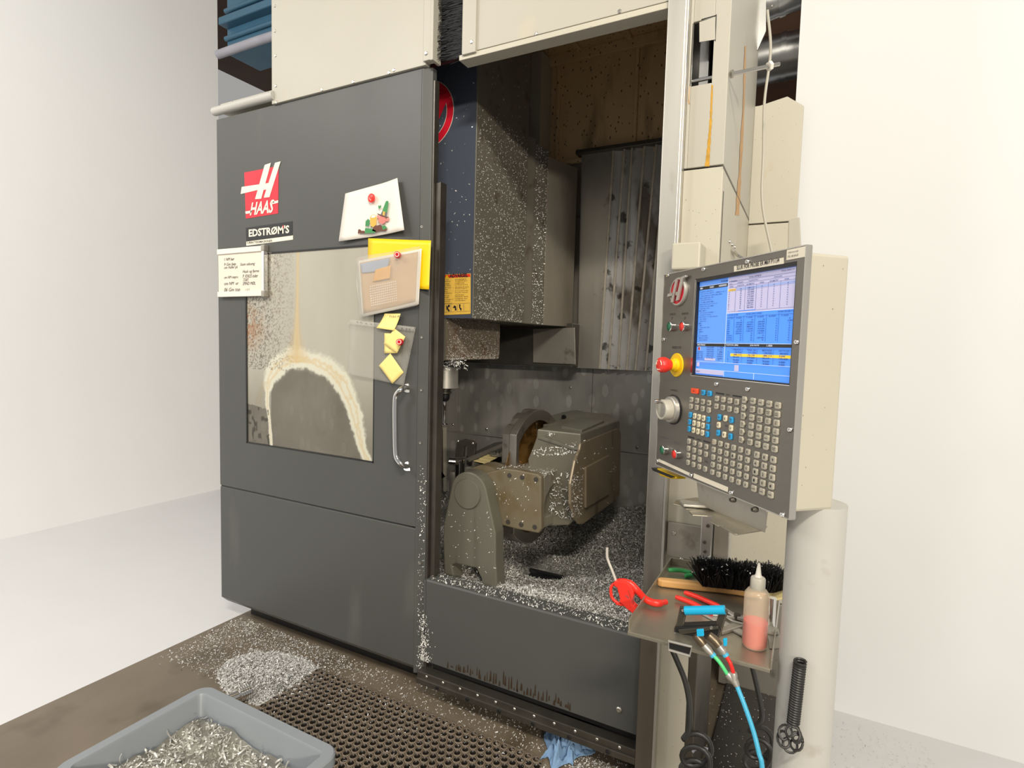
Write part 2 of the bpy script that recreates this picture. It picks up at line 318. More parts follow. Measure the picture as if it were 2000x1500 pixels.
G().tube(bez([(-4.45, 1.2, 3.865), (-4, 1.2, 3.868), (-3.5, 1.2, 3.862), (-2.9, 1.2, 3.87)]), .034, 10).obj('lagged_pipe', PALEP, r, smooth=True)

# ================================================================== MACHINE ENCLOSURE
enc = root('machine_enclosure', 'large machining centre enclosure with cream upper panels and steel door post', 'machine', (-1.6, .6, 0))
T0 = 3.75
g = G().box(-2.315, -1.42, -.012, .02, 2.65, T0); up1 = g.obj('upper_panel', CREAM, enc, .002)
g = G().box(onY(827, 60, -.022)[0], onY(846, 60, -.026)[0]-.01, -.022, .012, 2.66, T0); g.box(onY(846, 60, -.026)[0]-.014, onY(846, 60, -.026)[0], -.026, .03, 2.655, T0); g.obj('edge_trim', CREAM, enc, .002)
g = G().box(-1.25, -.395, -.012, .02, 2.655, T0); up2 = g.obj('upper_panel', CREAM, enc, .002)
g = G().box(onY(903, 60, -.024)[0], onY(929, 60, -.024)[0], -.024, .02, 2.645, T0); g.obj('edge_trim', CREAM, enc, .002)
g = G().box(-1.26, -.458, -.014, .05, 2.632, 2.652); g.obj('panel_lip', CREAM2, enc, .002)
screws([onY(*p, -.012) for p in [(537, 12), (537, 61), (538, 109), (539, 168), (540, 200), (629, 175), (690, 160), (760, 142), (769, 137)]]+
       [onY(*p, -.024) for p in [(832, 104), (921, 82)]]+[onY(*p, -.012) for p in [(1047, 66), (1210, 22)]], enc, r=.007)
# brush strip between the panels
g = G().box(-1.45, -1.215, .05, .07, 2.68, T0); g.obj('brush_backing', BLACK, enc)
n = 2600; V = []; Fq = []
for k in range(n):
    z = RNG.uniform(2.665, T0-.05); side = k % 2; x0 = -1.43 if side else -1.235; x1 = -1.332+RNG.normal()*.005; dz = RNG.normal()*.006-.003; y = RNG.uniform(.005, .045)
    V += [(x0, y, z), (x0, y, z+.0022), (x1, y-.006, z+dz+.001), (x1, y-.006, z+dz)]; Fq.append([4*k, 4*k+1, 4*k+2, 4*k+3])
tag(mesh_np('brush_bristles', V, np.array(Fq), BRIST, enc, WP[enc.name]), kind='stuff')
# steel post and cream column
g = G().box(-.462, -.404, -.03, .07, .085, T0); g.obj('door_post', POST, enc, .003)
g = G().box(-.404, -.396, -.034, .02, .085, T0); g.obj('post_edge', STEEL, enc, .002)
hx0, hx1, hz0, hz1 = onY(1352, 100)[0], onY(1393, 100)[0], onY(1370, 165)[2], onY(1370, 40)[2]
g = G(); X0, X1, Yb = -.396, -.275, .82
zc = onY(1400, 324)[2]
g.box(X0, hx0, 0, .012, zc+.003, T0); g.box(hx1, X1, 0, .012, zc+.003, T0); g.box(hx0, hx1, 0, .012, zc+.003, hz0); g.box(hx0, hx1, 0, .012, hz1, T0)
g.box(X1-.012, X1, .012, Yb, zc+.003, T0); g.obj('column_panel', CREAM, enc, .002)
g = G().box(X0, X1, 0, .012, .9, zc-.003); g.box(X1-.012, X1, .012, Yb, .9, zc-.003); g.obj('column_panel', CREAM2, enc, .002)
g = G().box(X0-.01, -.305, .004, .03, .02, .9); g.obj('column_panel', CREAM2, enc, .003)
g = G().box(-.305, X1, .002, .35, .02, .9); g.obj('corner_sheet', DARKST, enc, .004)
g = G().box(-.38, -.29, .25, .3, hz0-.1, hz1+.1); g.obj('inner_sheet', BLACK, enc)
g = G().box(-.375, -.345, .06, .09, hz0-.02, hz1+.02); g.obj('inner_strut', DUCT, enc, .002)
g = G().pY([(1366, 43), (1397, 33), (1397, 77), (1366, 82)], -.003, .002); g.obj('cover_patch', CREAM, enc)
for a, b in [((1370, 38), (1399, 30)), ((1399, 28), (1397, 80)), ((1354, 46), (1348, 168))]:
    G().tube([onY(*a, -.001), onY(*b, -.001)], .0012, 5).obj('marker_line', INK, enc)
g = G().cyl(onY(1348, 160, .02), onY(1392, 151, .02), .006); g.obj('cross_rod', CHROME, enc, smooth=True)
def streak(pts, wpx, Y, mat, X=None, k=26):
    L = [];
    for i in range(k):
        t = i/(k-1)*(len(pts)-1); j = min(int(t), len(pts)-2); q = np.array(pts[j])*(1-(t-j))+np.array(pts[j+1])*(t-j)
        L.append((q, wpx*(.35+.65*i/k)*RNG.uniform(.7, 1.3)))
    f = (lambda x, y: onY(x, y, Y)) if X is None else (lambda x, y: onX(x, y, X))
    a = [f(q[0]-h/2, q[1]) for q, h in L]; b = [f(q[0]+h/2, q[1]) for q, h in L[::-1]]
    g = G(); P = a+b; n = len(a)
    g.add(P, [(i, i+1, 2*n-2-i, 2*n-1-i) for i in range(n-1)]); return g.obj('rust_streak', mat, enc)
streak([(1391, 166), (1388, 240), (1384, 290), (1381, 325)], 8, -.0012, RUST)
streak([(1456, 90), (1453, 200), (1446, 330), (1440, 420)], 7, 0, RUST2, X=X1+.0012)
streak([(1347, 168), (1345, 195), (1346, 203)], 3, -.0012, RUST2)
streak([(1327, 470), (1331, 400), (1333, 335)], 2.5, -.0012, RUST2)
# recessed cream panels, side seams, latch
pz = onY(1470, 438, .8)[2]
g = G().prism([(X1, .8, pz+.003), (-.085, .8, pz+.003), (-.085, .8, 2.57), (-.15, .8, 2.62), (-.255, .8, 2.6), (X1, .8, 2.6)], (0, .02, 0)); g.obj('recess_panel', CREAM2, enc, .002)
G().box(X1, -.085, .8, .82, 1.35, pz-.003).obj('recess_panel', CREAM2, enc, .002); G().box(X1, -.02, .79, .82, .45, 1.345).obj('recess_panel', CREAM2, enc, .002); G().box(-.26, .04, .06, .78, .0, .03).obj('recess_dark_slab', BLACK, enc, .004)  # last box: black slab added to darken the recess floor
g = G().box(X1-.02, -.01, .78, .8, .02, .445); g.obj('recess_panel', TARN, enc, .002)
g = G().pX([(1412, 325), (1413, 325), (1467, 437), (1466, 438)], X1+.0004, .0012); g.box(X1, X1+.0016, .02, .03, 1.5, 2.05); g.obj('panel_seam', DARKST, enc)
g = G().pY([(1540, 430), (1562, 424), (1566, 500), (1538, 500)], .55, .03); g.obj('junction_cover', CREAM, enc, .003)
screws([onX(*p, X1) for p in [(1424, 472), (1429, 478), (1434, 483)]], enc, nv=(1, 0, 0), r=.006, h=.006, name='stud')
G().tube([onX(1433, 488, X1+.01), onX(1440, 498, X1+.01), onX(1452, 505, X1+.03)], .006).obj('latch_lever', SCREW, enc, smooth=True)
g = G().pY([(1430, -40), (1440, 30), (1465, 130), (1496, 60), (1496, -40)], .78, .01); g.obj('upper_side_sheet', DUCT, enc)
# sill, kick panel and rail
sz = .548
g = G().prism([(-1.385, 0, .19), (-1.385, 0, sz-.006), (-1.385, .006, sz), (-1.385, .075, sz+.006), (-1.385, .075, .19)], (.92, 0, 0)); sill = g.obj('sill_panel', DOOR, enc, .002)
g = G().box(-1.40, -1.387, .001, .05, .33, sz-.005); g.obj('sill_end_strip', DOOR, enc, .002)
g = G().box(-1.41, -.46, .03, .06, .155, .185); g.obj('brush_rail_back', BLACK, enc)
g = G().box(-1.41, -.462, -.02, .03, .105, .15); g.box(-1.41, -.462, -.028, .0, .10, .125); g.obj('guide_rail', DARKST, enc, .003)
screws([(x, -.021, .139) for x in np.linspace(-1.36, -.52, 11)], enc, r=.006)
screws([(x, -.029, .113) for x in np.linspace(-1.3, -.56, 6)], enc, r=.009, name='slot_screw', mat=BLACK)
screws([onY(1209, 1386, 0)], enc, r=.011, h=.006, name='sill_bolt')
g = G()
for k in range(46):
    x = -1.27+.56*((k+RNG.uniform(0, 1))/46); h = RNG.uniform(.008, .05)*(.5+.9*math.exp(-((x+.95)/.2)**2)); wd = RNG.uniform(.002, .005)
    z0 = .194+RNG.uniform(0, .015); g.add([(x-wd, -.0012, z0), (x+wd, -.0012, z0), (x+wd*.7, -.0012, z0+h*.8), (x, -.0012, z0+h), (x-wd*.6, -.0012, z0+h*.6)], [(0, 1, 2, 3, 4)])
tag(g.obj('oil_drips', STAIN, enc), kind='stuff')
g = G().box(-2.7, -.46, .15, .2, .0, .19); g.obj('base_skirt', BLACK, enc)
g = G().box(-.462, -.30, .005, .04, .0, .09); g.obj('post_foot', DARKST, enc, .003)
P = np.c_[-1.405+np.abs(RNG.normal(size=260))*.022, np.full(260, -.003), .19+RNG.random(260)**1.5*.20]; chips('stuck_chips', P, (0, -1, 0), .009, .003, ALU, enc, segs=1, lift=.25, org=WP[enc.name])
P = np.c_[RNG.uniform(-1.443, -1.40, 260), np.full(260, .004), .13+RNG.random(260)**1.3*.9]; chips('stuck_chips', P, (.4, -.9, 0), .007, .0025, ALU, enc, segs=1, lift=.2, org=WP[enc.name])
# interior: back wall sheets, side walls, upper tan walls, louvred way cover
BY = 1.3
zt = 1.417
for i, (a, b) in enumerate([(-2.7, -2.1), (-2.1, -1.66), (-1.66, -1.145), (-1.145, -.44)]):
    G().box(a+.001, b-.001, BY+.004*(i % 2), BY+.012, .95, zt).obj('splash_panel', BACKST, enc, .001)
for a, b in [(-2.7, -2.25), (-2.25, -1.45), (-1.45, -.44)]:
    G().box(a+.001, b-.001, BY+.002, BY+.014, .35, .946).obj('splash_panel', BACKST, enc, .001)
g = G().box(-2.7, -.44, BY-.006, BY+.002, .942, .95); g.box(-2.7, -.44, BY-.004, BY+.01, zt, zt+.006); g.obj('sheet_lip', STEEL, enc, .001)
screws([onY(*p, BY-.001) for p in [(953, 714), (1024, 718), (1101, 722), (1184, 726), (1271, 728), (1114, 757), (884, 829), (950, 838), (1244, 874), (1020, 848)]], enc, r=.008)
G().box(-2.72, -2.70, .05, BY, .35, 2.62).obj('side_wall', BACKST, enc); G().box(-.47, -.45, .08, BY, .35, 3.2).obj('side_wall', BACKST, enc)
zu = onY(1200, 306, BY)[2]
g = G().box(-2.3, -.45, BY, BY+.02, zu, 3.27); g.obj('upper_back_sheet', TAN, enc); G().box(-2.73, -2.3, .05, BY, 2.62, 2.64).obj('top_sheet', CREAM2, enc); G().box(-2.31, -2.3, .02, BY, 2.62, 3.3).obj('side_wall', CREAM2, enc)
g = G()
for px in (1092, 1243): g.box(onY(px, 200, BY)[0]-.01, onY(px, 200, BY)[0]+.01, BY-.02, BY, zu, 3.25)
g.box(-1.55, -.46, BY-.03, BY, 3.21, 3.27); g.box(-1.53, -.46, BY-.03, BY, zu-.012, zu+.012); g.obj('sheet_frame', TAN, enc, .004)
g = G().prism([(-2.3, .02, 3.30), (-2.3, BY, 3.27), (-2.3, BY, 3.31), (-2.3, .02, 3.34)], (1.85, 0, 0)); g.obj('roof_sheet', TAN, enc)
g = G(); [g.box(x, x+.03, .05, BY-.02, 3.25, 3.29) for x in (-1.3, -1.0, -.7)]; g.obj('roof_rib', TAN, enc, .004)
g = G().box(-1.545, -1.47, BY-.14, BY, zu-.3, 3.25); g.obj('corner_post', CREAM2, enc, .004)
# louvred cover: each fold its own part
tops = [1135, 1165, 1197, 1218, 1233, 1257, 1280, 1300, 1320]; bots = [1128, 1158, 1172, 1189, 1208, 1225, 1242, 1262, 1282]
for i in range(len(tops)-1):
    a, b = onY(tops[i], 330, 1.25), onY(tops[i+1], 330, 1.25); c, d = onY(bots[i], 705, 1.25), onY(bots[i+1], 705, 1.25)
    for q in (a, b): q[2] = 2.66
    for q in (c, d): q[2] = zt+.004
    dp = .028 if i > 1 else .002
    V = [c, d+(0, dp, 0), b+(0, dp, 0), a]; g = G().prism(V, (0, .012, 0)); g.obj('cover_fold', LOUV if i > 1 else TARN, enc)
    if i > 1:
        g = G().prism([c+(-.006, -.005, 0), c+(.006, -.005, 0), a+(.006, -.005, 0), a+(-.006, -.005, 0)], (0, .01, 0)); g.obj('fold_lip', LEDGE, enc, .002)
G().box(-2.7, -1.2, BY+.008, BY+.02, zt, zu).obj('rear_sheet', TARN, enc)
g = G().box(-1.27, -.45, 1.22, BY+.02, 2.655, 2.68); g.obj('cover_header', DARKST, enc, .004)
# ledges under the ram at the back
g = G().prism([(-2.7, 1.15, zt+.01), (-1.22, 1.15, zt+.01), (-1.22, 1.15, 1.68), (-2.7, 1.15, 1.68)], (0, .12, 0)); g.obj('rear_ledge', DARKST, enc, .004)
a, b, c, d = onY(1041, 642, 1.14), onY(1122, 640, 1.14), onY(1124, 712, 1.14), onY(1041, 708, 1.14)
G().prism([a, b, c, d], (0, .01, 0)).obj('rear_ledge_plate', TARN, enc, .002)

# ================================================================== SLIDING DOOR
dr = root('sliding_door', 'large dark grey sliding door with a limescale stained window and chrome handle', 'door', (-2.1, .02, .12))
xa, xb = -2.74, -1.447; wx0, wx1, wz0, wz1 = -2.53, -1.68, 1.01, 1.965
g = G(); t = .045
for x0, x1, z0, z1 in [(xa, wx0, .765, 2.65), (wx1, xb, .765, 2.65), (wx0, wx1, .765, wz0), (wx0, wx1, wz1, 2.65)]: g.box(x0, x1, 0, t, z0, z1)
g.obj('upper_skin', DOOR, dr)
g = G().prism([(xa, .004, .757), (xa, t, .757), (xa, t, .115), (xa, .035, .115), (xa, .0, .15), (xa, 0, .754)], (xb-xa, 0, 0)); g.obj('lower_skin', DOOR, dr, .002)
g = G().box(xa, xb-.02, .006, .04, .757, .765); g.obj('skin_seam', BLACK, dr)
g = G().prism([(xb, 0, .12), (xb+.006, .0, .12), (xb+.042, .018, .12), (xb+.042, t, .12), (xb, t, .12)], (0, 0, 2.53)); g.obj('edge_strip', DOOR, dr, .002)
g = G().box(xb+.044, xb+.052, .02, .05, .14, 2.6); g.box(xb+.054, xb+.078, .035, .07, .14, 2.2); g.box(xb+.078, xb+.082, .028, .07, .14, 2.2); g.obj('edge_channel', DARKST, dr, .001)
screws([onY(*p, .006) for p in [(824, 443), (824, 659), (823, 762), (821, 865), (821, 1100)]], dr, nv=(.45, -.9, 0), r=.007, h=.005)
g = G()
g.tube(bez([(-2.74, -.012, 2.685), (-2.5, -.012, 2.687), (-2.3, -.01, 2.688)], 3), .021, 12); g.obj('top_guide_tube', POLE, dr, smooth=True)
g = G().box(-2.74, -2.31, .02, .08, 2.69, 2.735); g.obj('guide_track', CREAM2, dr, .003)
screws([(-2.62, .018, 2.712), (-2.36, .018, 2.712)], dr, r=.012, h=.02, name='track_bolt')
# gasket and window pane (limescale film as vertex data on a fine grid)
g = G(); q = .007
for x0, x1, z0, z1 in [(wx0, wx0+q, wz0, wz1), (wx1-q, wx1, wz0, wz1), (wx0, wx1, wz0, wz0+q), (wx0, wx1, wz1-q, wz1)]: g.box(x0, x1, .0005, .012, z0, z1)
g.obj('window_gasket', BLACK, dr)
nx, nz = 270, 305; gx, gz = np.meshgrid(np.linspace(wx0+.004, wx1-.004, nx), np.linspace(wz0+.004, wz1-.004, nz)); X, Z = gx.ravel(), gz.ravel()
def fbm(x, z, s, seed, oc=4):
    rg = np.random.default_rng(seed); out = np.zeros_like(x)
    for k in range(oc):
        f = s*2**k
        T = rg.random((64, 64)); u, v = (x*f) % 63, (z*f) % 63; i, j = u.astype(int), v.astype(int); fu, fv = u-i, v-j; fu = fu*fu*(3-2*fu); fv = fv*fv*(3-2*fv)
        out += (T[i, j]*(1-fu)*(1-fv)+T[i+1, j]*fu*(1-fv)+T[i, j+1]*(1-fu)*fv+T[i+1, j+1]*fu*fv)/2**k
    return out/(2-2**(1-oc))
ctr = np.array([onY(*p)[[0, 2]] for p in [(528, 872), (524, 820), (520, 780), (527, 735), (553, 708), (585, 702), (625, 713), (660, 742), (685, 790), (696, 835), (704, 870), (716, 903)]])
wid = np.array([.022, .022, .028, .05, .062, .062, .062, .06, .05, .045, .035, .03])
cc = np.array(bez(np.c_[ctr, wid], 10)); D = np.full(len(X), 9.); 
for i in range(len(cc)):
    dd = np.hypot(X-cc[i, 0], Z-cc[i, 1])/(cc[i, 2]*(.62 if i < 25 else .98)); D = np.minimum(D, dd)
D = D+(fbm(X, Z, 14, 1)-.5)*.6+(fbm(X, Z, 70, 2)-.5)*.35
arch = np.clip((1.1-D)*2.2, 0, 1)*.8
cx = onY(577, 600)[0]; zpk = onY(577, 700)[2]
spout = np.clip(1-np.abs(X-cx-(Z-zpk)*.02)/(.012+.10*np.exp(-(Z-zpk)/.10)), 0, 1)*(Z > zpk-.02)
tongue = np.clip(1-np.abs(X-onY(510, 760)[0]-(Z-onY(510, 760)[2])*.5)/.03, 0, 1)*(Z < onY(510, 745)[2])*(Z > onY(510, 790)[2])
inside = (Z < np.interp(X, cc[:, 0], cc[:, 1])-.02)*(X > ctr[0, 0]-.01)*(X < onY(702, 840)[0])
below = inside | (Z < onY(500, 795)[2]+.04*fbm(X, Z, 20, 5)-.02) & (X < ctr[1, 0])
low = np.clip((onY(700, 720)[2]-Z)/.35, 0, 1)
milk = np.where(below, .34+.16*fbm(X, Z, 9, 3), .80+.12*fbm(X, Z*.4, 9, 4)-.28*low)
milk = np.maximum(milk, .93*np.clip(arch*1.6, 0, 1)); milk = np.maximum(milk, .95*np.clip(spout*1.5, 0, 1)); milk = np.maximum(milk, .8*tongue)
base = np.array(srgb(184, 180, 166))[None]*np.ones((len(X), 1))
def blend(c, k): 
    global base; k = np.clip(k, 0, 1)[:, None]; base = base*(1-k)+np.array(c)[None]*k
blend(srgb(150, 143, 130), below*.75)
blend(srgb(214, 212, 194), arch*1.5); core = np.clip(1-np.abs(D-.25)*5, 0, 1)
blend(srgb(206, 178, 124), core*.6*np.clip(arch*2, 0, 1)); blend(srgb(200, 174, 122), spout*.8); blend(srgb(180, 168, 134), tongue*.6)
blend(srgb(150, 142, 126), low*.6*(1-below)*(1-np.clip(arch*2, 0, 1))); sp = fbm(X, Z, 170, 7, 2); blend(srgb(84, 62, 44), ((sp > .60)*(X < cx-.02)*(Z > onY(480, 720)[2]))*(.75*np.clip((cx-X)/.30+.15, 0, 1)))
blend(srgb(166, 110, 56), np.clip(1-np.hypot((X-wx0)/.16, (Z-onY(485, 640)[2])/.14), 0, 1)*.8*(fbm(X, Z, 40, 9) > .42))
blend(srgb(70, 66, 58), (fbm(X, Z*.5, 70, 11, 2) > .62)*below*(X < ctr[0, 0])*.8)
Fq = [];
idx = np.arange(nx*nz).reshape(nz, nx); Fq = np.stack([idx[:-1, :-1], idx[:-1, 1:], idx[1:, 1:], idx[1:, :-1]], -1).reshape(-1, 4)
PM = bpy.data.materials.new('window_limescale'); PM.use_nodes = True; nt = PM.node_tree; b = nt.nodes['Principled BSDF']; b.inputs['Roughness'].default_value = .12; b.inputs['Specular IOR Level'].default_value = .6
va = nt.nodes.new('ShaderNodeAttribute'); va.attribute_name = 'film'; nt.links.new(va.outputs['Color'], b.inputs['Base Color'])
tr = nt.nodes.new('ShaderNodeBsdfTransparent'); mx = nt.nodes.new('ShaderNodeMixShader'); nt.links.new(va.outputs['Alpha'], mx.inputs[0]); nt.links.new(tr.outputs[0], mx.inputs[1]); nt.links.new(b.outputs[0], mx.inputs[2]); nt.links.new(mx.outputs[0], nt.nodes['Material Output'].inputs[0])
pane = mesh_np('window_pane', np.c_[X, np.full(len(X), .006), Z], Fq, PM, dr, WP[dr.name])
ca = pane.data.color_attributes.new('film', 'FLOAT_COLOR', 'POINT'); ca.data.foreach_set('color', np.c_[base, np.clip(milk, 0, 1)].astype(np.float32).ravel())
pane['label'] = 'window pane with a white limescale arch and brown spots'
# handle
hp = pxY([(800, 757), (786, 757), (775, 765), (772, 785), (772, 830), (773, 880), (779, 903), (787, 911), (800, 911)], -.045)
hp = [onY(796, 758, 0), onY(790, 757, -.025)]+pxY([(782, 762), (774, 772), (772, 790), (772, 830), (773, 880), (776, 896), (784, 906)], -.05)+[onY(790, 910, -.03), onY(796, 911, 0)]
G().tube(bez(hp, 5), .0115, 14).obj('door_handle', CHROME, dr, smooth=True)
g = G().cyl(onY(796, 758, -.004), onY(796, 758, 0), .019); g.cyl(onY(796, 911, -.004), onY(796, 911, 0), .019); g.obj('handle_flange', CHROME, dr, smooth=True)
# red square badge with white slanted double bar, and wordmark below
def yq(poly, Y, mat, parent, name, t=.001, sub=None): return G().pY(poly, Y, t).obj(name, mat, parent)
yq([(477, 337), (544, 324), (543, 417), (480, 427)], -.0014, LRED, dr, 'badge_plate')
g = G()
g.pY([(517, 322), (529, 318), (510, 388), (498, 389)], -.003, .0012); g.pY([(537, 318), (548, 315), (526, 385), (515, 386)], -.003, .0012)
g.pY([(472, 365), (506, 360), (503, 371), (470, 379)], -.0028, .0012); g.pY([(516, 359), (525, 357), (521, 370), (512, 371)], -.0028, .0012)
g.pY([(479, 413), (492, 411), (490, 416), (480, 418)], -.003, .0012); g.pY([(532, 394), (543, 391), (543, 396), (531, 399)], -.003, .0012)
g.obj('badge_bars', LWHT, dr)
textY((489, 421), (536, 412), 22, -.0026, LWHT, dr, s='HAAS', bold=.02, shear=.35, name='badge_lettering') if False else text('HAAS', onY(488, 421, -.0026), XR, UP, onY(536, 412, -.0026)[0]-onY(488, 421, -.0026)[0], .062, LWHT, dr, 'badge_lettering', bold=.025, shear=.35)
yq([(480, 445), (571, 432), (571, 460), (481, 472)], -.0014, BLACK, dr, 'dealer_plate')
yq([(481, 471.5), (572, 459.5), (572, 468), (481, 480)], -.0014, LWHT, dr, 'dealer_strip')
a, b = onY(486, 463, -.0016), onY(565, 456, -.0016); text("EDSTRØM'S", a, XR, UP, b[0]-a[0], .038, LWHT, dr, 'dealer_lettering', bold=.03); c = a+XR*(b[0]-a[0])*.845+UP*.024+np.array([0, -.0008, 0]); text("'", c, XR, UP, .006, .015, LRED, dr, 'dealer_apostrophe', bold=.03)
a, b = onY(482, 478, -.0016), onY(532, 471, -.0016); text("VÆRKTØJSMASKINER", a, XR, UP, b[0]-a[0], .014, INK, dr, 'dealer_lettering', bold=.01)

# ================================================================== SPINDLE HEAD
hd = root('spindle_head', 'dark grey spindle head cover peppered with chips, hanging inside the open enclosure', 'spindle head', (-1.6, .5, 1.1))
hx, hy, hz = -1.341, .25, 1.661
g = G().prism([(-2.05, hy, hz), (hx-.004, hy, hz), (hx-.004, hy+.006, hz), (-2.05, hy+.006, hz)], (0, 0, 1.62)); g.obj('front_cover', HEADM, hd)
g = G().box(-2.05, hx, hy+.006, .76, hz, 3.28); g.obj('side_cover', HEADS, hd, .002)
p3 = onY(1030, 400, .775)[0]; p4 = onY(1043, 400, .82)[0]; p5 = onY(1068, 400, .95)[0]; p6 = onY(1124, 450, 1.2)[0]
ht = 2.60
G().prism([(-1.9, .765, hz), (p3, .765, hz), (p4, .82, hz), (-1.9, .82, hz)], (0, 0, ht-hz+.02)).obj('ridge_cover', HEADS, hd, .003)
G().prism([(-1.9, .822, hz), (p4-.004, .822, hz), (p5, .95, hz), (-1.9, .95, hz)], (0, 0, ht-hz)).obj('rear_cover', HEADS, hd, .002)
G().prism([(-1.9, .952, hz), (p5, .952, hz), (p6, 1.2, hz), (-1.9, 1.2, hz)], (0, 0, ht-hz-.03)).obj('ram_cover', M('shiny_ram_paint', srgb(150, 142, 128), .22, .4, .2, 6, (1, 1, .4)), hd, .002)
lx = -1.486; lz = onX(868, 704, lx)[2]
g = G().prism([(-1.95, hy+.002, hz), (lx, hy+.002, hz), (lx, hy+.002, lz), (-1.95, hy+.002, lz)], (0, .006, 0)); g.obj('nose_front', HEADS, hd)
g = G().prism([(lx, hy+.008, hz), (lx, .768, hz-.001), (lx, .768, lz+.03), (lx, .75, lz), (lx, hy+.008, lz)], (-.46, 0, 0)); g.obj('nose_cover', M('nose_paint', srgb(124, 112, 96), .45, .1, .12, 8, layers=[('noise', srgb(96, 56, 28), .55, .12, 16, (1, 1, 1), .6)]), hd, .003)
# ring emblem
rc = np.array([-1.611, hy-.0015, 2.58]); g = G(); n = 56
def ring(g, c, r0, r1, y, n=56, a0=0, a1=2*math.pi):
    A = np.linspace(a0, a1, n); V = [(c[0]+r1*math.cos(a), y, c[2]+r1*math.sin(a)) for a in A]+[(c[0]+r0*math.cos(a), y, c[2]+r0*math.sin(a)) for a in A]
    g.add(V, [(i, i+1, n+i+1, n+i) for i in range(n-1)])
ring(g, rc, .116, .150, hy-.0015); 
g.pY([(860, 178), (876, 190), (846, 258), (831, 258)], hy-.0016, .0004); g.pY([(835, 184), (850, 181), (838, 214), (822, 220)], hy-.0016, .0004); g.pY([(815, 236), (848, 226), (843, 240), (812, 250)], hy-.0016, .0004)
g.pY([(820, 190), (836, 187), (800, 268), (786, 268)], hy-.0016, .0004)
g.obj('ring_emblem', LRED, hd)
g = G(); ring(g, rc, .149, .1525, hy-.0012); ring(g, rc, .1135, .117, hy-.0012); g.obj('emblem_outline', LWHT, hd)
# warning sign
def wq(x0, x1, y0, y1): return [(855+x0*64, 537-3*x0+y1*79), (855+x1*64, 537-3*x1+y1*79), (855+x1*64, 537-3*x1+y0*79), (855+x0*64, 537-3*x0+y0*79)]
G().pY(wq(0, 1, 0, 1), hy-.002, .0015).obj('warning_sign', WARN, hd)
G().pY(wq(.01, .99, .01, .085), hy-.0026, .0004).obj('warning_band', WORD, hd)
G().pY([(869, 543), (873, 537), (877, 543)], hy-.003, .0002).obj('warning_triangle', YEL2, hd)
a, b = onY(878, 542.5, hy-.003), onY(914, 541, hy-.003); text('ADVARSEL', a, XR, UP, b[0]-a[0], .017, INK, hd, 'sign_lettering', bold=.04)
rg = random.Random(3)
WDS = ['Fare for alvorlig personskade', 'Brug ikke maskinen', 'uden korrekt uddannelse', 'Hold hænder væk fra', 'bevægelige dele', 'Luk altid døren', 'før start af program', 'Brug sikkerhedsbriller', 'Læs manualen før brug', 'Sluk maskinen før service', 'Emner kan slynges ud']
for c in (0, 1):
    yy = .115
    for k in range(13 if c == 0 else 12):
        x0 = .03+.5*c; s = WDS[(k+c*5) % len(WDS)]; x1 = x0+.44*rg.uniform(.6, 1)
        q = wq(x0, x1, yy, yy+.028); a, b = onY(*q[0], hy-.003), onY(*q[1], hy-.003); text(s, a, XR, UP, b[0]-a[0], .0052, INK, hd, 'sign_lettering', off=.0003)
        yy += .028+(.025 if k % 2 else .015)
for k in range(5):
    x0 = .02+k*.195; q = wq(x0, x0+.18, .73, .93); g = G(); P = [onY(*p, hy-.0028) for p in q]; g.tube(P+[P[0]], .0006, 4); g.obj('pictogram_frame', INKG, hd)
    if k < 4:
        g = G(); u = lambda x, y: wq(x0+x*.18, x0+x*.18+.001, .73+y*.2, .73+y*.2+.001)[0]
        shp = [[(.45, .1), (.7, .15), (.8, .5), (.6, .9), (.4, .8), (.55, .5)], [(.2, .1), (.45, .35), (.55, .1), (.85, .1), (.85, .35), (.5, .45), (.9, .9), (.55, .9), (.4, .6), (.3, .85), (.25, .4)], [(.3, .5), (.5, .2), (.8, .3), (.9, .8), (.6, .85), (.65, .55)], [(.25, .1), (.5, .1), (.45, .5), (.7, .65), (.6, .95), (.4, .7), (.25, .5)]][k]
        g.pY([u(*p) for p in shp], hy-.003, .0003); g.obj('pictogram', INK, hd)
# spindle, holder and touch probe
SY = .45; sc = onY(871, 715, SY)
def zpx(y): return onY(871, y, SY)[2]
dp = 2.75/1100
g = G().rev([(.10, zpx(703)), (.10, zpx(712)), (.078, zpx(716))], (sc[0], SY, 0), seg=32); g.obj('spindle_collar', BLACK, hd, smooth=True)
g = G().rev([(.063, zpx(757)), (.063, zpx(716))], (sc[0], SY, 0), seg=32); g.rev([(.066, zpx(757)), (.066, zpx(751))], (sc[0], SY, 0), seg=32); g.obj('spindle_nose', STEEL, hd, smooth=True)
sx = sc[0]-.003
g = G().rev([(.026, zpx(770)), (.033, zpx(768)), (.033, zpx(765)), (.027, zpx(764)), (.027, zpx(762)), (.033, zpx(761)), (.033, zpx(757))], (sx, SY, 0), seg=28); g.obj('holder_flange', DARKST, hd, smooth=True)
g = G().rev([(.012, zpx(784)), (.022, zpx(780)), (.025, zpx(776)), (.025, zpx(768))], (sx, SY, 0), seg=28); g.obj('holder_body', BLACK, hd, smooth=True)
g = G().rev([(.006, zpx(828)), (.006, zpx(795)), (.0075, zpx(794)), (.0075, zpx(783))], (sx, SY, 0), seg=14); g.rev([(.002, zpx(830)), (.018, zpx(829)), (.018, zpx(828)), (.004, zpx(827))], (sx, SY, 0), seg=20); g.obj('probe_stem', CHROME, hd, smooth=True)
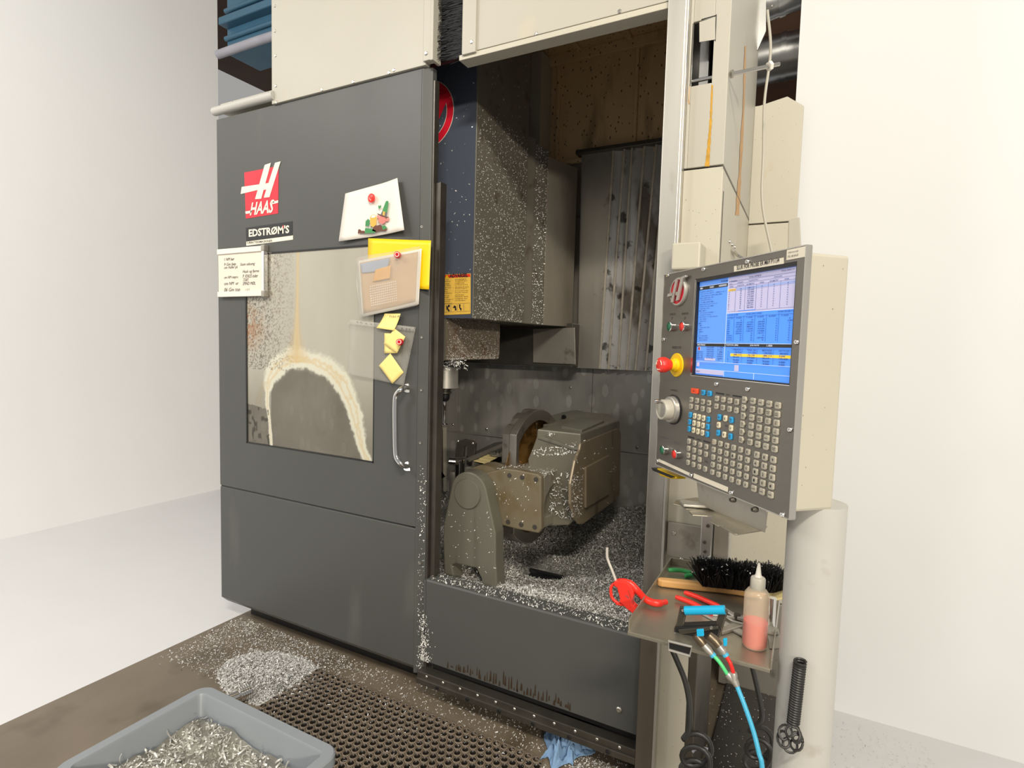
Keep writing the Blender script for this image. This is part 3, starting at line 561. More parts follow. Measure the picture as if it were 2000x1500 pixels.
# chips stuck to the head
def scat(n, f, nv, L, Wd, mat, parent, name='stuck_chips', **k):
    P = np.array([f(*RNG.random(2)) for _ in range(n)]); return chips(name, P, nv, L, Wd, mat, parent, lift=.12, segs=1, **k)
scat(330, lambda a, b: (-2+a*.65, hy-.002, 1.67+b**1.3*1.1), (0, -1, 0), .008, .003, ALU, hd, org=WP[hd.name])
def side(a, b):
    z = 1.665+.93*b**1.25 if RNG.random() < .93 else 1.665+1.5*b
    return (hx+.0015, .26+a*.49, z)
scat(3300, side, (1, 0, 0), .0075, .0028, ALU, hd, org=WP[hd.name])
scat(520, lambda a, b: (p4+.004+(p5-p4)*a, .822+a*.128, 1.665+.93*b), (.8, -.5, 0), .007, .0028, ALU, hd, org=WP[hd.name])
scat(1300, lambda a, b: (lx+.0015, .27+.49*a, lz+.005+(hz-lz)*min(b**1.9*1.05, .97)), (1, 0, 0), .006, .0024, ALU, hd, org=WP[hd.name])
scat(200, lambda a, b: (-1.75+a*.26, hy, lz+.005+b**2*.15), (0, -1, 0), .006, .0024, ALU, hd, org=WP[hd.name])
P = np.c_[RNG.uniform(-1.7, -1.45, 260), RNG.uniform(.3, .4, 260), np.full(260, lz-.01)+RNG.uniform(-.03, .01, 260)]; chips('hanging_chips', P, (0, -1, 0), .014, .004, ALU, hd, org=WP[hd.name])

# ================================================================== ROTARY TABLE
rt = root('rotary_table', 'tilted trunnion rotary table with round platter and brown motor casing, dusted with chips', 'machine table', (-1.1, .55, .5))
sy = .15
# front support stand
g = G(); n = 18
hc = onY(915, 963, sy); hr = .092
poly = [onY(*p, sy) for p in [(868, 1128), (865, 1050), (868, 1010), (888, 950)]]
arc = [np.array([hc[0]+hr*math.cos(a), sy, hc[2]+hr*math.sin(a)]) for a in np.linspace(math.radians(160), math.radians(18), 14)]
poly = [onY(868, 1128, sy), onY(865, 1050, sy), onY(867, 1020, sy)]+arc+[onY(968, 1043, sy), onY(968, 1100, sy), onY(971, 1150, sy), onY(975, 1162, sy), onY(941, 1160, sy), onY(940, 1130, sy), onY(930, 1110, sy), onY(890, 1101, sy), onY(882, 1104, sy), onY(889, 1140, sy), onY(868, 1140, sy)]
g.prism(poly, (0, .075, 0)); g.obj('support_stand', IRONG, rt, .006)
G().rev([(.066, 0), (.066, .006), (.063, .010)], (hc[0]-.004, sy+.002, hc[2]-.004), (0, -1, 0), 36).obj('hub_cap', IRONG, rt, smooth=True)
g = G().box(-1.42, -1.1, sy-.02, .3, .40, .465); g.obj('stand_base', IRONG, rt, .004)
# arm
ay = .225
pl = [(917, 925), (940, 926), (958, 921), (985, 915), (1010, 918), (1050, 926), (1057, 932), (1057, 1034), (1052, 1042), (1010, 1034), (975, 1025), (962, 1015), (955, 990), (930, 985)]
g = G().pY(pl, ay, .035); g.obj('arm_plate', IRONB, rt, .006)
az1, az0 = onY(1056, 930, ay)[2], onY(1056, 1038, ay)[2]; ax = onY(1057, 930, ay)[0]
g = G().prism([(0, ay+.035, az1), (0, .42, az1+.004), (0, .42, az1-.055), (0, .33, az1-.07), (0, .285, az1-.10), (0, .27, az1-.13), (0, .27, az0+.07), (0, .285, az0+.045), (0, .42, az0+.035), (0, .42, az0-.01), (0, ay+.035, az0)], (.15, 0, 0)); g.v = [(v[0]+ax-.15, v[1], v[2]) for v in g.v]; g.obj('arm_bracket', IRON, rt, .005)
g = G().box(-1.21, ax-.15, ay+.03, .42, az0+.005, az1); g.obj('arm_core', IRONB, rt, .006)
G().rev([(.11, 0), (.11, .09)], (hc[0]+.03, ay+.012, hc[2]), (0, 1, 0), 32).obj('arm_boss', IRONB, rt, smooth=True)
g = G(); pts = [onY(*p, ay) for p in [(995, 928.5), (1020, 932.5), (1047, 936.5), (992.5, 1019.5), (1018, 1024.5), (1044.5, 1029.5)]]
for k, p in enumerate(pts):
    g = G().rev([(.0105, -.001), (.0105, .002)], p, (0, -1, 0), 16); g.rev([(.008, .0021), (.005, .0021), (.005, -.004)], p, (0, -1, 0), 6, cap=False); g.obj('arm_bolt', DARKST, rt)
# platter
dx0, dx1, dc, dr_, fl = -1.222, -1.15, np.array([.57, .913]), .324, .342
def plat(r, notch=0, n=72):
    o = []
    for k in range(n):
        a = 2*math.pi*k/n; rr = r-(notch if (k % 4 == 0 and math.cos(a) < .6) else 0); y = dc[0]+rr*math.cos(a); o.append((max(y, fl), dc[1]+rr*math.sin(a)))
    return o
def ringX(g, outer, inner, x0, x1):
    n = len(outer); V = [(x0, *p) for p in outer]+[(x0, *p) for p in inner]+[(x1, *p) for p in outer]+[(x1, *p) for p in inner]; Fq = []
    for i in range(n):
        j = (i+1) % n; Fq += [(i, j, n+j, n+i), (2*n+i, 2*n+j, 3*n+j, 3*n+i), (i, j, 2*n+j, 2*n+i), (n+i, n+j, 3*n+j, 3*n+i)]
    g.add(V, Fq)
g = G(); g.prism([(dx0, *p) for p in plat(dr_, .014)], (.034, 0, 0)); g.obj('platter_top', MACH, rt)
inn = [(max(dc[0]+.272*math.cos(2*math.pi*k/72), fl+.03), dc[1]+.272*math.sin(2*math.pi*k/72)) for k in range(72)]
g = G(); ringX(g, plat(dr_), inn, dx0+.034, dx1); g.obj('platter_rim', MACH, rt, .003)
g = G().rev([(.275, 0), (.275, .004)], (dx0+.035, *dc), (1, 0, 0), 48); g.obj('platter_web', RUSTY, rt)
g = G()
for k in range(12):
    a = 2*math.pi*k/12; d = np.array([0, math.cos(a), math.sin(a)]); s = np.array([0, -math.sin(a), math.cos(a)])
    g.obox(np.array([dx0+.036, *dc])+d*.12-s*.006, d*.14, s*.012, (.03, 0, 0))
g.obj('platter_ribs', RUSTY, rt, .002)
g = G().rev([(.20, 0), (.20, .04), (.15, .06), (.15, .16)], (dx0+.04, *dc), (1, 0, 0), 48); g.obj('platter_hub', RUSTY, rt, smooth=True)
# body between platter and casing
by = .37
bp = [(1049, 838), (1134, 847), (1135, 875), (1127, 896), (1119, 930), (1117, 975), (1125, 1012), (1110, 1026), (1060, 1028), (1040, 1010), (1031, 960), (1031, 897), (1040, 875), (1048, 853)]
g = G().pY(bp, by, .56); g.obj('table_body', M('body_paint', srgb(116, 111, 98), .4, .2, .1, 6, (1, 1, .5), .08, 100, [('noise', srgb(70, 58, 40), .6, .15, 12, (1, 1, .5), .6)]), rt, .006)
g = G().prism([onY(1050, 856, by-.001), onY(1058, 852, by-.001), onY(1122, 874, by-.001), onY(1130, 874, by-.001), onY(1130, 879, by-.001), onY(1120, 879, by-.001)], (0, -.006, 0)); g.obj('body_ridge', IRONG, rt, .002)
# casing
cxX = -.85
cp = [(1135, 866), (1142, 861), (1205, 836), (1211, 838), (1213.5, 846), (1211, 966), (1206, 976), (1140, 1024), (1131, 1024), (1122, 1012), (1115, 985), (1115, 945), (1124, 900), (1133, 878)]
g = G().pX(cp, cxX, -.014); g.obj('casing', CASE, rt, .008)
g = G().pX([(1140, 912), (1186, 888), (1186, 965), (1140, 992)], cxX-.001, .012); g.obj('casing_cover', CASE, rt, .004)
g = G().pZ([(1096, 841), (1130, 822), (1180, 829), (1136, 849)], 1.165, .02); g.obj('top_plate', IRONG, rt, .003)
g = G().pZ([(1060, 842), (1130, 822), (1135, 812), (1175, 812), (1209, 833), (1136, 862)], 1.12, .035); g.obj('top_casting', IRON, rt, .005)
mc = onY(1105, 860, 1.0); 
G().rev([(.155, 0), (.155, .2)], (mc[0], .96, mc[2]), (0, 1, 0), 40).obj('rear_drive', IRONG, rt, smooth=True)
G().rev([(.012, 0), (.012, .01)], onY(1102, 814, .955), (0, -1, 0), 12).obj('drive_bolt', BLACK, rt)
g = G().box(-1.5, -1.1, 1.12, 1.27, .4, 1.0); g.obj('rear_support', DARKST, rt, .01)
# chips on the table
scat(330, lambda a, b: (-1.19+a*.24, .23+b*.19, az1+.003), (0, 0, 1), .012, .003, ALU, rt, 'loose_chips', org=WP[rt.name])
scat(150, lambda a, b: (ax-.02+a*.12, .355, az0+.03+b**1.2*.20), (0, -1, 0), .012, .003, ALU, rt, 'loose_chips', org=WP[rt.name])
scat(110, lambda a, b: onY(1040+a*85, 890-b*40*(.3+a*.3), by-.004), (0, -1, 0), .009, .003, ALU, rt, 'loose_chips', org=WP[rt.name])
scat(170, lambda a, b: onX(1117+a*22, 925+b*85, cxX+.004), (1, 0, 0), .009, .003, ALU, rt, 'loose_chips', org=WP[rt.name])
scat(120, lambda a, b: onX(1120+a*90, 860+b*130, cxX+.004), (1, 0, 0), .008, .0025, ALU, rt, 'loose_chips', org=WP[rt.name])
scat(150, lambda a, b: onZ(1070+a*60, 845-a*22+b*6, 1.17), (0, 0, 1), .014, .0035, ALU, rt, 'loose_chips', org=WP[rt.name])
scat(70, lambda a, b: onY(950+a*105, 935+b*90, ay-.003), (0, -1, 0), .008, .0025, ALU, rt, 'loose_chips', org=WP[rt.name])
scat(60, lambda a, b: onY(870+a*95, 1000+b*120, sy-.003), (0, -1, 0), .008, .0025, ALU, rt, 'loose_chips', org=WP[rt.name])

# ================================================================== SETTING FIXTURE BEHIND THE TABLE
fx = root('tool_setting_fixture', 'dark steel fixture with yellowish plates and a round clamp behind the platter', 'fixture', onZ(920, 960, .55))
def zq(poly, Z, t, name, mat, bev=.002): return G().pZ(poly, Z, t).obj(name, mat, fx, bev)
zq([(911, 907), (921, 918), (952, 918), (990, 896), (990, 876), (965, 880)], .905, .05, 'fixture_bed', DARKST, .004)
zq([(911, 899), (917, 903), (990, 872), (985, 868)], .955, .012, 'bed_rail', TARN)
for q in [[(925, 901), (951, 907), (958, 902), (934, 898)], [(935, 897), (959, 901), (967, 897), (943, 893)], [(944, 892.5), (968, 896.5), (975, 892), (953, 888.5)]]: zq(q, .957, .004, 'wear_plate', PAPR)
c = onZ(972, 889, .965); G().rev([(.042, 0), (.042, .008), (.034, .010)], c, seg=24).obj('clamp_disc', TARN, fx, smooth=True)
G().rev([(.012, .01), (.012, .024)], c, seg=6).obj('clamp_bolt', DARKST, fx)
fY = c[1]-.3
g = G().pY([(910, 912), (943, 917), (943, 945), (909, 940)], fY-.02, .03); g.obj('fixture_block', TARN, fx, .003)
screws([onY(*p, fY-.021) for p in [(922, 921), (938, 923)]], fx, r=.008)
a = onY(898, 960, fY+.05); b = onY(898, 897, fY+.05); g = G(); g.v = []; G().cyl(a, b, .024).obj('chrome_post', CHROME, fx, smooth=True)
a = onY(888, 962, fY+.08); b = onY(888, 920, fY+.08); G().cyl(a, b, .028).obj('lower_post', TARN, fx, smooth=True)
G().cyl(onY(876, 901, fY), onY(889, 902, fY+.02), .016).obj('knob', CHROME, fx, smooth=True)
G().cyl(onY(886, 902, fY+.02), onY(904, 902, fY+.06), .018).obj('knob_shaft', DARKST, fx, smooth=True)
g = G().pY([(892, 862), (905, 858), (925, 862), (928, 866), (926, 892), (912, 893), (912, 872), (906, 872), (904, 893), (888, 893)], fY+.25, .02); g.obj('bracket_plate', DARKST, fx, .002)
screws([onY(*p, fY+.249) for p in [(894, 862), (923, 866)]], fx, r=.007)
g = G().pY([(865, 835), (869, 835), (869, 960), (866, 960)], 1.15, .02); g.obj('cover_edge', CREAM2, enc)
g = G().pY([(835, 880), (862, 935), (869, 930), (840, 945), (835, 945)], .95, .02); g.obj('chip_guard', DARKST, enc)

# ================================================================== CHIP PILE IN THE ENCLOSURE
def pz(x, y):
    b = .49+.03*np.clip((y-.3), 0, 1)+.15*np.clip((y-.55)/.7, 0, 1)*np.clip((x+1.3)/.6, 0, 1)
    b = b+.04*np.exp(-((x+.62)**2/.03+(y-.5)**2/.12))+.035*np.exp(-((x+1.02)**2/.03+(y-.15)**2/.008))
    b = b-.09*np.exp(-((x+1.07)**2/.016+(y-.50)**2/.006))
    b = b+.12*np.exp(-((x+2.1)**2/.10+(y-.55)**2/.2))
    return b+.018*(fbm(x+9, y+9, 9, 21)-.5)+.012*(fbm(x+9, y+9, 40, 22)-.5)
nx, ny = 190, 110; gx, gy = np.meshgrid(np.linspace(-2.68, -.475, nx), np.linspace(.078, 1.3, ny)); X, Y = gx.ravel(), gy.ravel(); idx = np.arange(nx*ny).reshape(ny, nx)
Fq = np.stack([idx[:-1, :-1], idx[:-1, 1:], idx[1:, 1:], idx[1:, :-1]], -1).reshape(-1, 4)
ch = root('chip_pile', 'deep bed of curled aluminium chips covering the enclosure bottom', 'metal chips', (-1.2, .6, .45)); ch['kind'] = 'stuff'
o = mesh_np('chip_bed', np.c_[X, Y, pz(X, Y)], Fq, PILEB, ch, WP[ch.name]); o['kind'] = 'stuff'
n = 90000; x = RNG.uniform(-1.75, -.478, n); y = .08+1.2*RNG.random(n)**1.2
keep = RNG.random(n) < np.where((np.abs(x+1.07) < .1) & (np.abs(y-.5) < .07), .1, 1); x, y = x[keep], y[keep]
P = np.c_[x, y, pz(x, y)+RNG.uniform(-.004, .007, len(x))]
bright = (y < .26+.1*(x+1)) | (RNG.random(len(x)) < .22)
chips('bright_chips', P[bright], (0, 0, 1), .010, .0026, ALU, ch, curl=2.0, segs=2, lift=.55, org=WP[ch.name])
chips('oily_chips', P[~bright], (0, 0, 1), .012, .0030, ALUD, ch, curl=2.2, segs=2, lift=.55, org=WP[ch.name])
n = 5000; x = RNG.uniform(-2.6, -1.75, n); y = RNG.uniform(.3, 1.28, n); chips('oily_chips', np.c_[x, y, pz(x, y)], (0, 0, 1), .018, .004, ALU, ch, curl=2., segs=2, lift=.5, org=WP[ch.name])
n = 700; x = RNG.uniform(-1.38, -.47, n); y = RNG.uniform(.004, .075, n); chips('sill_chips', np.c_[x, y, np.full(n, sz+.008)], (0, 0, 1), .008, .003, ALU, ch, segs=1, lift=.1, org=WP[ch.name])
g = G().box(-1.13, -1.0, .47, .49, .44, .462); g.box(-1.16, -.98, .53, .55, .44, .458); g.obj('buried_rail', BLACK, rt, .003)

# ================================================================== THINGS ON THE DOOR
def curved(poly4, Yoff, nu=10, nv=10, bul=.01, name='sheet', mat=None, parent=None, t=.0005, fn=None):
    """thin sheet through four pixel corners (TL, TR, BR, BL) on the door plane, bulging outwards by fn(u, v)"""
    P = [onY(*p, 0) for p in poly4]; V = []; fn = fn or (lambda u, v: bul*math.sin(math.pi*u)*math.sin(math.pi*v))
    for j in range(nv+1):
        for i in range(nu+1):
            u, v = i/nu, j/nv; q = (P[0]*(1-u)+P[1]*u)*(1-v)+(P[3]*(1-u)+P[2]*u)*v; V.append((q[0], Yoff-fn(u, v), q[2]))
    g = G(); Fq = [(j*(nu+1)+i, j*(nu+1)+i+1, (j+1)*(nu+1)+i+1, (j+1)*(nu+1)+i) for j in range(nv) for i in range(nu)]
    g.add(V, Fq); o = g.obj(name, mat, parent, smooth=True)
    so = o.modifiers.new('thick', 'SOLIDIFY'); so.thickness = t; so.offset = 1; return o
wbq = root('whiteboard', 'small whiteboard with handwritten notes in black marker at the left edge of the door', 'whiteboard', (-2.55, -.01, 1.73))
q = lambda x, y, Y=-.022: onY(x, y, Y)
bx0, bx1 = -2.715, onY(514, 500, -.022)[0]; bz1, bz0 = onY(500, 484, -.022)[2], onY(500, 575, -.022)[2]
G().box(bx0, bx1, -.016, -.002, bz0, bz1).obj('board_face', WB, wbq)
for x0, x1, z0, z1 in [(bx0, bx1, bz1-.018, bz1+.008), (bx0, bx1, bz0-.008, bz0+.018), (bx1-.012, bx1+.008, bz0, bz1)]: G().box(x0, x1, -.024, -.001, z0, z1).obj('frame_bar', WHITE if z1-z0 < .1 else CHROME, wbq, .002)
for z0, z1 in [(bz1-.018, bz1+.012), (bz0-.012, bz0+.018)]: G().box(bx1-.012, bx1+.012, -.027, -.0, z0, z1).obj('frame_corner', TARN, wbq, .003)
for s, x, y, W, h in [('PM', 439, 494, 8, 6), ('8493.115-C', 454, 490, 22, 6), ('1 NM bør', 438, 510, 20, 5), ('9 Gm bøp', 438, 521, 23, 6), ('om Huller på', 438, 527, 26, 6), ('5tum utkomg', 469, 521, 29, 6), ('Husk og fjerne', 474, 535, 32, 6), ('P. KNUS inder', 474, 543, 30, 5.5), ('START.', 475, 550, 11, 5), ('SPIND MØL', 474, 557, 25, 5), ('om NM møpru', 438, 546, 27, 5.5), ('om NM  ur', 438, 557, 28, 5), ('06 Gm top', 438, 572, 31, 8), ('/ // !', 479, 571, 8, 6)]:
    a = onY(x, y, -.0165); b = onY(x+W, y, -.0165); text(s, a, XR, UP, b[0]-a[0], h*.0031, INK, wbq, 'handwriting', shear=.3)
# drawing held by a round magnet
pic = root('paper_drawing', 'white paper with a printed green-hatted figure held by a red disc magnet', 'paper', (-1.62, -.01, 2.0))
curved([(677, 379), (782, 350), (799, 452), (668, 473)], -.004, fn=lambda u, v: .004+.012*abs(u-.5)*2*v+.03*max(0, u-.75)*1.5, name='paper_sheet', mat=WHITE, parent=pic)
fy = -.021
def shp(poly, mat, nm, y=0): return G().pY(poly, fy-y, .0006).obj(nm, mat, pic)
z6 = lambda pts: [(660+x/7.5, 340+y/7.5) for x, y in pts]
shp(z6([(395, 812), (400, 790), (500, 800), (560, 830), (540, 858), (395, 868)]), LGREEN, 'print_legs'); shp(z6([(290, 868), (298, 812), (320, 806), (345, 830), (390, 830), (396, 866)]), LBROWN, 'print_shoe')
shp(z6([(400, 765), (405, 690), (440, 655), (470, 680), (450, 760)]), LGREEN, 'print_knee'); shp(z6([(500, 830), (520, 770), (620, 740), (680, 780), (720, 800), (700, 835), (600, 830), (560, 850)]), LBROWN, 'print_coat')
shp(z6([(640, 760), (690, 750), (720, 790), (660, 820)]), LGREEN, 'print_sleeve', .0004)
shp(z6([(478, 760), (470, 640), (490, 600), (530, 592), (565, 620), (560, 740), (520, 775)]), PMUG, 'print_mug', .0006); shp(z6([(485, 640), (495, 603), (530, 598), (556, 622), (530, 640)]), WHITE, 'print_foam', .0012)
shp(z6([(590, 680), (600, 625), (640, 605), (690, 630), (705, 665), (690, 710), (650, 735), (615, 720)]), LPINK, 'print_face', .0006); shp(z6([(570, 600), (600, 610), (600, 650), (578, 640)]), LPINK, 'print_ear', .0004); shp(z6([(700, 660), (748, 640), (740, 690), (705, 695)]), LPINK, 'print_ear', .0004)
shp(z6([(572, 572), (625, 592), (710, 622), (755, 632), (720, 642), (640, 622), (590, 600)]), LBROWN, 'print_hat_brim', .0012); shp(z6([(625, 590), (650, 540), (715, 565), (705, 624)]), INKG, 'print_hat_band', .0014); shp(z6([(650, 540), (700, 400), (722, 390), (742, 402), (715, 566)]), LGREEN, 'print_hat', .0014)
shp(z6([(660, 545), (690, 550), (682, 612), (655, 600)]), PMUG, 'print_buckle', .0018); shp(z6([(590, 470), (600, 455), (612, 470), (625, 452), (634, 465), (628, 490), (612, 500), (600, 512), (592, 490)]), LGREEN, 'print_clover', .0004)
def magnet_disc():
    c = onY(726, 387, -.021); m = root('disc_magnet', 'flat red disc magnet on the white drawing', 'magnet', c)
    G().rev([(.0185, 0), (.0185, .004), (.015, .0065)], c, (0, -1, 0), 32).obj('magnet_body', RED, m, smooth=True); a = c+(-.010, -.0068, -.003); text('husk', a, XR*.6+UP*-.5, UP*.8+XR*.3, .02, .008, WHITE, m, 'magnet_lettering')
magnet_disc()
ys = curved([(722, 466), (846, 471), (842, 566), (720, 560)], -.006, fn=lambda u, v: .003+.02*max(0, u-.7), name='yellow_envelope', mat=YEL, t=.001)
tag(ys, 'bright yellow plastic folder behind the calendar sleeve, its corner past the door edge', 'folder')
sl = root('calendar_sleeve', 'clear plastic sleeve holding a printed calendar sheet on the yellow folder', 'plastic sleeve', (-1.6, -.02, 1.6))
cf = lambda u, v: .003+.002*math.sin(6*u+2*v)
curved([(706, 511), (829, 487), (824, 595), (714, 619)], -.016, fn=cf, name='printed_sheet', mat=WHITE, parent=sl, nu=14)
curved([(709, 515), (822, 493), (818, 590), (717, 613)], -.0172, fn=cf, name='print_background', mat=PTAN, parent=sl, nu=14)
curved([(712, 517), (770, 505), (764, 530), (715, 535)], -.019, fn=lambda u, v: .008, name='print_sky', mat=PBLUE, parent=sl)
curved([(742, 528), (772, 520), (770, 545), (736, 552)], -.0195, fn=lambda u, v: .008, name='print_orange_area', mat=LORG, parent=sl)
g = G()
for j in range(9):
    for i in range(13):
        x, y = 722+i*4.1+j*.3, 559+j*4.6-i*.85; g.pY([(x, y), (x+2.3, y-.4), (x+2.3, y+1.6), (x, y+2)], -.0285, .0005)
tag(g.obj('calendar_squares', WHITE, sl), kind='stuff')
curved([(704, 505), (832, 484), (827, 598), (712, 621)], -.031, fn=lambda u, v: .004*math.sin(9*u+4*v)+.006*u, name='sleeve_film', mat=SLEEVE, parent=sl, nu=18, nv=12)
a = onY(704, 512, -.03); text('elba', onY(705, 507, -.031), XR, UP, .016, .006, LRED, sl, 'tab_lettering')
def magnet_knob(px, py, lab, y=-.03, dx=(.5, -1, .02)):
    c = onY(px, py, y); m = root('knob_magnet', lab, 'magnet', c, 'red cylindrical magnets on the door'); G().rev([(.0135, 0), (.0135, .002), (.0115, .004), (.0115, .019), (.0125, .024), (.0125, .026), (.003, .0262), (.003, .023)], c, dx, 28).obj('magnet_body', REDK, m, smooth=True)
    n = nrm(dx); G().rev([(.007, .0), (.0095, .0)], c+n*.0266, dx, 24, cap=False).obj('magnet_print', WHITE, m)
magnet_knob(778, 499, 'red knob magnet at the top of the calendar sleeve')
sl2 = root('empty_sleeve', 'empty clear punched plastic sleeve with sticky notes above the door handle', 'plastic sleeve', (-1.62, -.012, 1.4))
curved([(688, 624), (814, 639), (796, 753), (686, 731)], -.008, fn=lambda u, v: .004+.006*math.sin(5*u+2*v)+.01*v*u, name='sleeve_film', mat=SLEEVE, parent=sl2, nu=18, nv=12)
curved([(688, 624), (814, 639), (813, 647), (685, 634)], -.012, fn=lambda u, v: .008+.004*math.sin(5*u), name='punch_strip', mat=SLEEVE, parent=sl2, nu=14, nv=2)
g = G(); [g.pY([(x-1.6, y-1), (x+1.6, y-.8), (x+1.6, y+1.2), (x-1.6, y+1)], -.0225, .0004) for x, y in [(698, 629), (705, 630), (715, 632), (725, 633), (733, 634), (785, 641), (794, 642.5), (800, 643)]]; g.obj('punch_holes', INKG, sl2)
def note(poly, lab, y, fn=lambda u, v: .002+.004*v, writing=None):
    m = root('sticky_note', lab, 'note', onY(*poly[2], y), 'yellow sticky notes on the door'); curved(poly, y, fn=fn, name='note_paper', mat=NOTE, parent=m, nu=6, nv=6)
    for k, (s, a, b, h) in enumerate(writing or []):
        A, B = onY(*a, y-.0075), onY(*b, y-.0075); text(s, A, nrm(B-A), UP, np.linalg.norm(B-A), h, INKG, m, 'handwriting', shear=.2)
note([(756, 613), (787, 613), (779, 646), (745, 641)], 'topmost sticky note, curling outwards, with a line of writing', -.014, lambda u, v: .001+.018*v*v, [('Tråd 49', (760, 620), (783, 619), .008)])
note([(757, 651), (784, 652), (782, 690), (758, 690)], 'sticky note half hidden behind the one under the lower magnet', -.018, writing=[('skal på', (760, 674), (780, 675), .006), ('plads', (760, 681), (778, 682), .006)])
note([(779, 642), (800, 658), (785, 690), (759, 671)], 'tilted sticky note pinned by the lower red magnet', -.026)
note([(769, 690), (795, 727), (774, 749), (748, 714)], 'lowest sticky note, standing on its corner inside the sleeve', -.020)
magnet_knob(782, 668, 'red knob magnet on the sticky notes', -.034)

# ================================================================== CONTROL PENDANT
cp_ = root('control_pendant', 'steel control pendant with blue screen, red emergency stop and rows of keys', 'control panel', PWd(.09, 1.22, -.06))
TL, BL_, BR_, TR_ = (1303, 532.5), (1282.7, 899), (1533, 1016), (1562, 486)
u0, u1, v0, v1 = -.150, .332, 1.238, 1.742
n0 = .004
# screen opening
s0, v3 = pan(1362, 545); s1, v4 = pan(1553, 519); _, v5 = pan(1349, 731); su0, su1, sv0, sv1 = -.008, .313, 1.487, 1.717
g = G()
for a, b, c, d in [(u0, su0, v0, v1), (su1, u1, v0, v1), (su0, su1, v0, sv0), (su0, su1, sv1, v1)]: g.panr(a, b, c, d, -.003, .003)
g.obj('face_plate', PANST, cp_)
g = G()
for a, b, c, d in [(u0-.002, u1+.002, v0-.002, v0, ), (u0-.002, u1+.002, v1, v1+.002), (u0-.002, u0, v0, v1), (u1, u1+.003, v0, v1)]: g.panr(a, b, c, d, -.012, .013)
g.obj('face_edge', STEEL, cp_)
g = G().panr(u0+.004, u1-.004, v0+.01, v1-.01, -.105, .093); g.obj('rear_housing', CREAM2, cp_, .006)
g = G()
for a, b, c, d in [(su0, su0+.006, sv0, sv1), (su1-.002, su1, sv0, sv1), (su0, su1, sv0, sv0+.003), (su0, su1, sv1-.008, sv1)]: g.panr(a, b, c, d, -.018, .0175)
g.obj('screen_bezel', BLACK, cp_)
g = G().panr(su0+.002, su0+.004, sv0+.002, sv1-.002, -.016, .0165); g.panr(su0-.001, su0+.0005, sv0, sv1, -.003, .004); g.panr(su0, su1, sv0-.0012, sv0+.0003, -.003, .0035); g.obj('bezel_rim', CHROME, cp_)
# the display: colour fields and lettering, x and y in 0..1 of the screen, y up
dx0_, dx1_, dy0_, dy1_ = su0+.0085, su1-.003, sv0+.004, sv1-.0085
def S(x, y): return dx0_+x*(dx1_-dx0_), dy0_+y*(dy1_-dy0_)
def fld(x0, x1, y0, y1, mat, nm, w=-.0068): a, b = S(x0, y0); c, d = S(x1, y1); return G().panr(a, c, b, d, w, .0003).obj(nm, mat, cp_)
G().panr(su0, su1, sv0, sv1, -.02, .012).obj('screen_glass', SCRB, cp_)
fld(0, .345, .34, 1, SCRB2, 'display_field', -.0075); fld(.345, 1, .64, 1, SCRL, 'display_field', -.0075); fld(.345, 1, .34, .64, SCRB, 'display_field', -.0075); fld(0, .345, .12, .33, SCRB2, 'display_field', -.0075)
fld(0, .343, .915, .95, SCRK, 'display_bar'); fld(0, .34, .305, .335, SCRK, 'display_bar'); fld(.345, 1, .305, .335, SCRK, 'display_bar')
fld(.41, .985, .21, .238, SCRY, 'display_highlight'); fld(.35, .43, .862, .882, SCRY, 'display_highlight'); fld(.44, 1, .862, .885, M('screen_band', srgb(150, 165, 214), .3, emit=.4), 'display_band')
fld(.11, .24, .155, .18, SCRL, 'display_field', -.0066); fld(0, .34, .01, .055, SCRL, 'display_field'); fld(.02, .048, .26, .30, WHITE, 'display_icon'); fld(.0235, .0445, .264, .296, LRED, 'display_icon', -.0064)
fld(.01, .045, .085, .13, SCRL, 'display_icon'); fld(.46, .505, .065, .125, SCRL, 'display_icon'); fld(.47, .64, .655, .662, SCRB, 'display_bar')
g = G()
for x0, x1, y0, y1 in [(0, 1, .336, .339), (0, 1, .139, .142), (0, 1, .056, .059), (.343, .346, .139, 1), (0, .343, .951, .954), (.345, 1, .64, .643), (.345, .348, 0, .056), (.66, .663, 0, .056)]:
    a, b = S(x0, y0); c, d = S(x1, y1); g.panr(a, c, b, d, -.0066, .0002)
g.obj('display_lines', SCRW, cp_)
g = G()
for x in (.43, .53, .64, .75, .86): a, b = S(x, .355); c, d = S(x+.0016, .61); g.panr(a, c, b, d, -.0066, .0002); a, b = S(x, .66); c, d = S(x+.0016, .90); g.panr(a, c, b, d, -.0066, .0002)
for x in (.53, .68, .83): a, b = S(x, .15); c, d = S(x+.0016, .285); g.panr(a, c, b, d, -.0066, .0002)
for y in (.895, .925, .955, .655): a, b = S(.35, y); c, d = S(.99, y+.0018); g.panr(a, c, b, d, -.0066, .0002)
a, b = S(.41, .285); c, d = S(.98, .287); g.panr(a, c, b, d, -.0066, .0002); a, b = S(.35, .60); c, d = S(.99, .602); g.panr(a, c, b, d, -.0066, .0002)
g.obj('display_table_lines', SCRI, cp_)
def st(s, x, y, W, h, mat=None, nm='display_lettering', w=-.0062, bold=.01):
    a, b = S(x, y); return text(s, PWd(a, b, w), PU, UP, W*(dx1_-dx0_), h*(dy1_-dy0_), mat or SCRI, cp_, nm, off=0, bold=bold)
rg = random.Random(5)
st('MEM', .01, .922, .03, .02, SCRW); st('O06901', .13, .922, .05, .02, SCRW); st('N00000005', .24, .922, .09, .02, SCRW); st('PROGRAM', .26, .965, .075, .02)
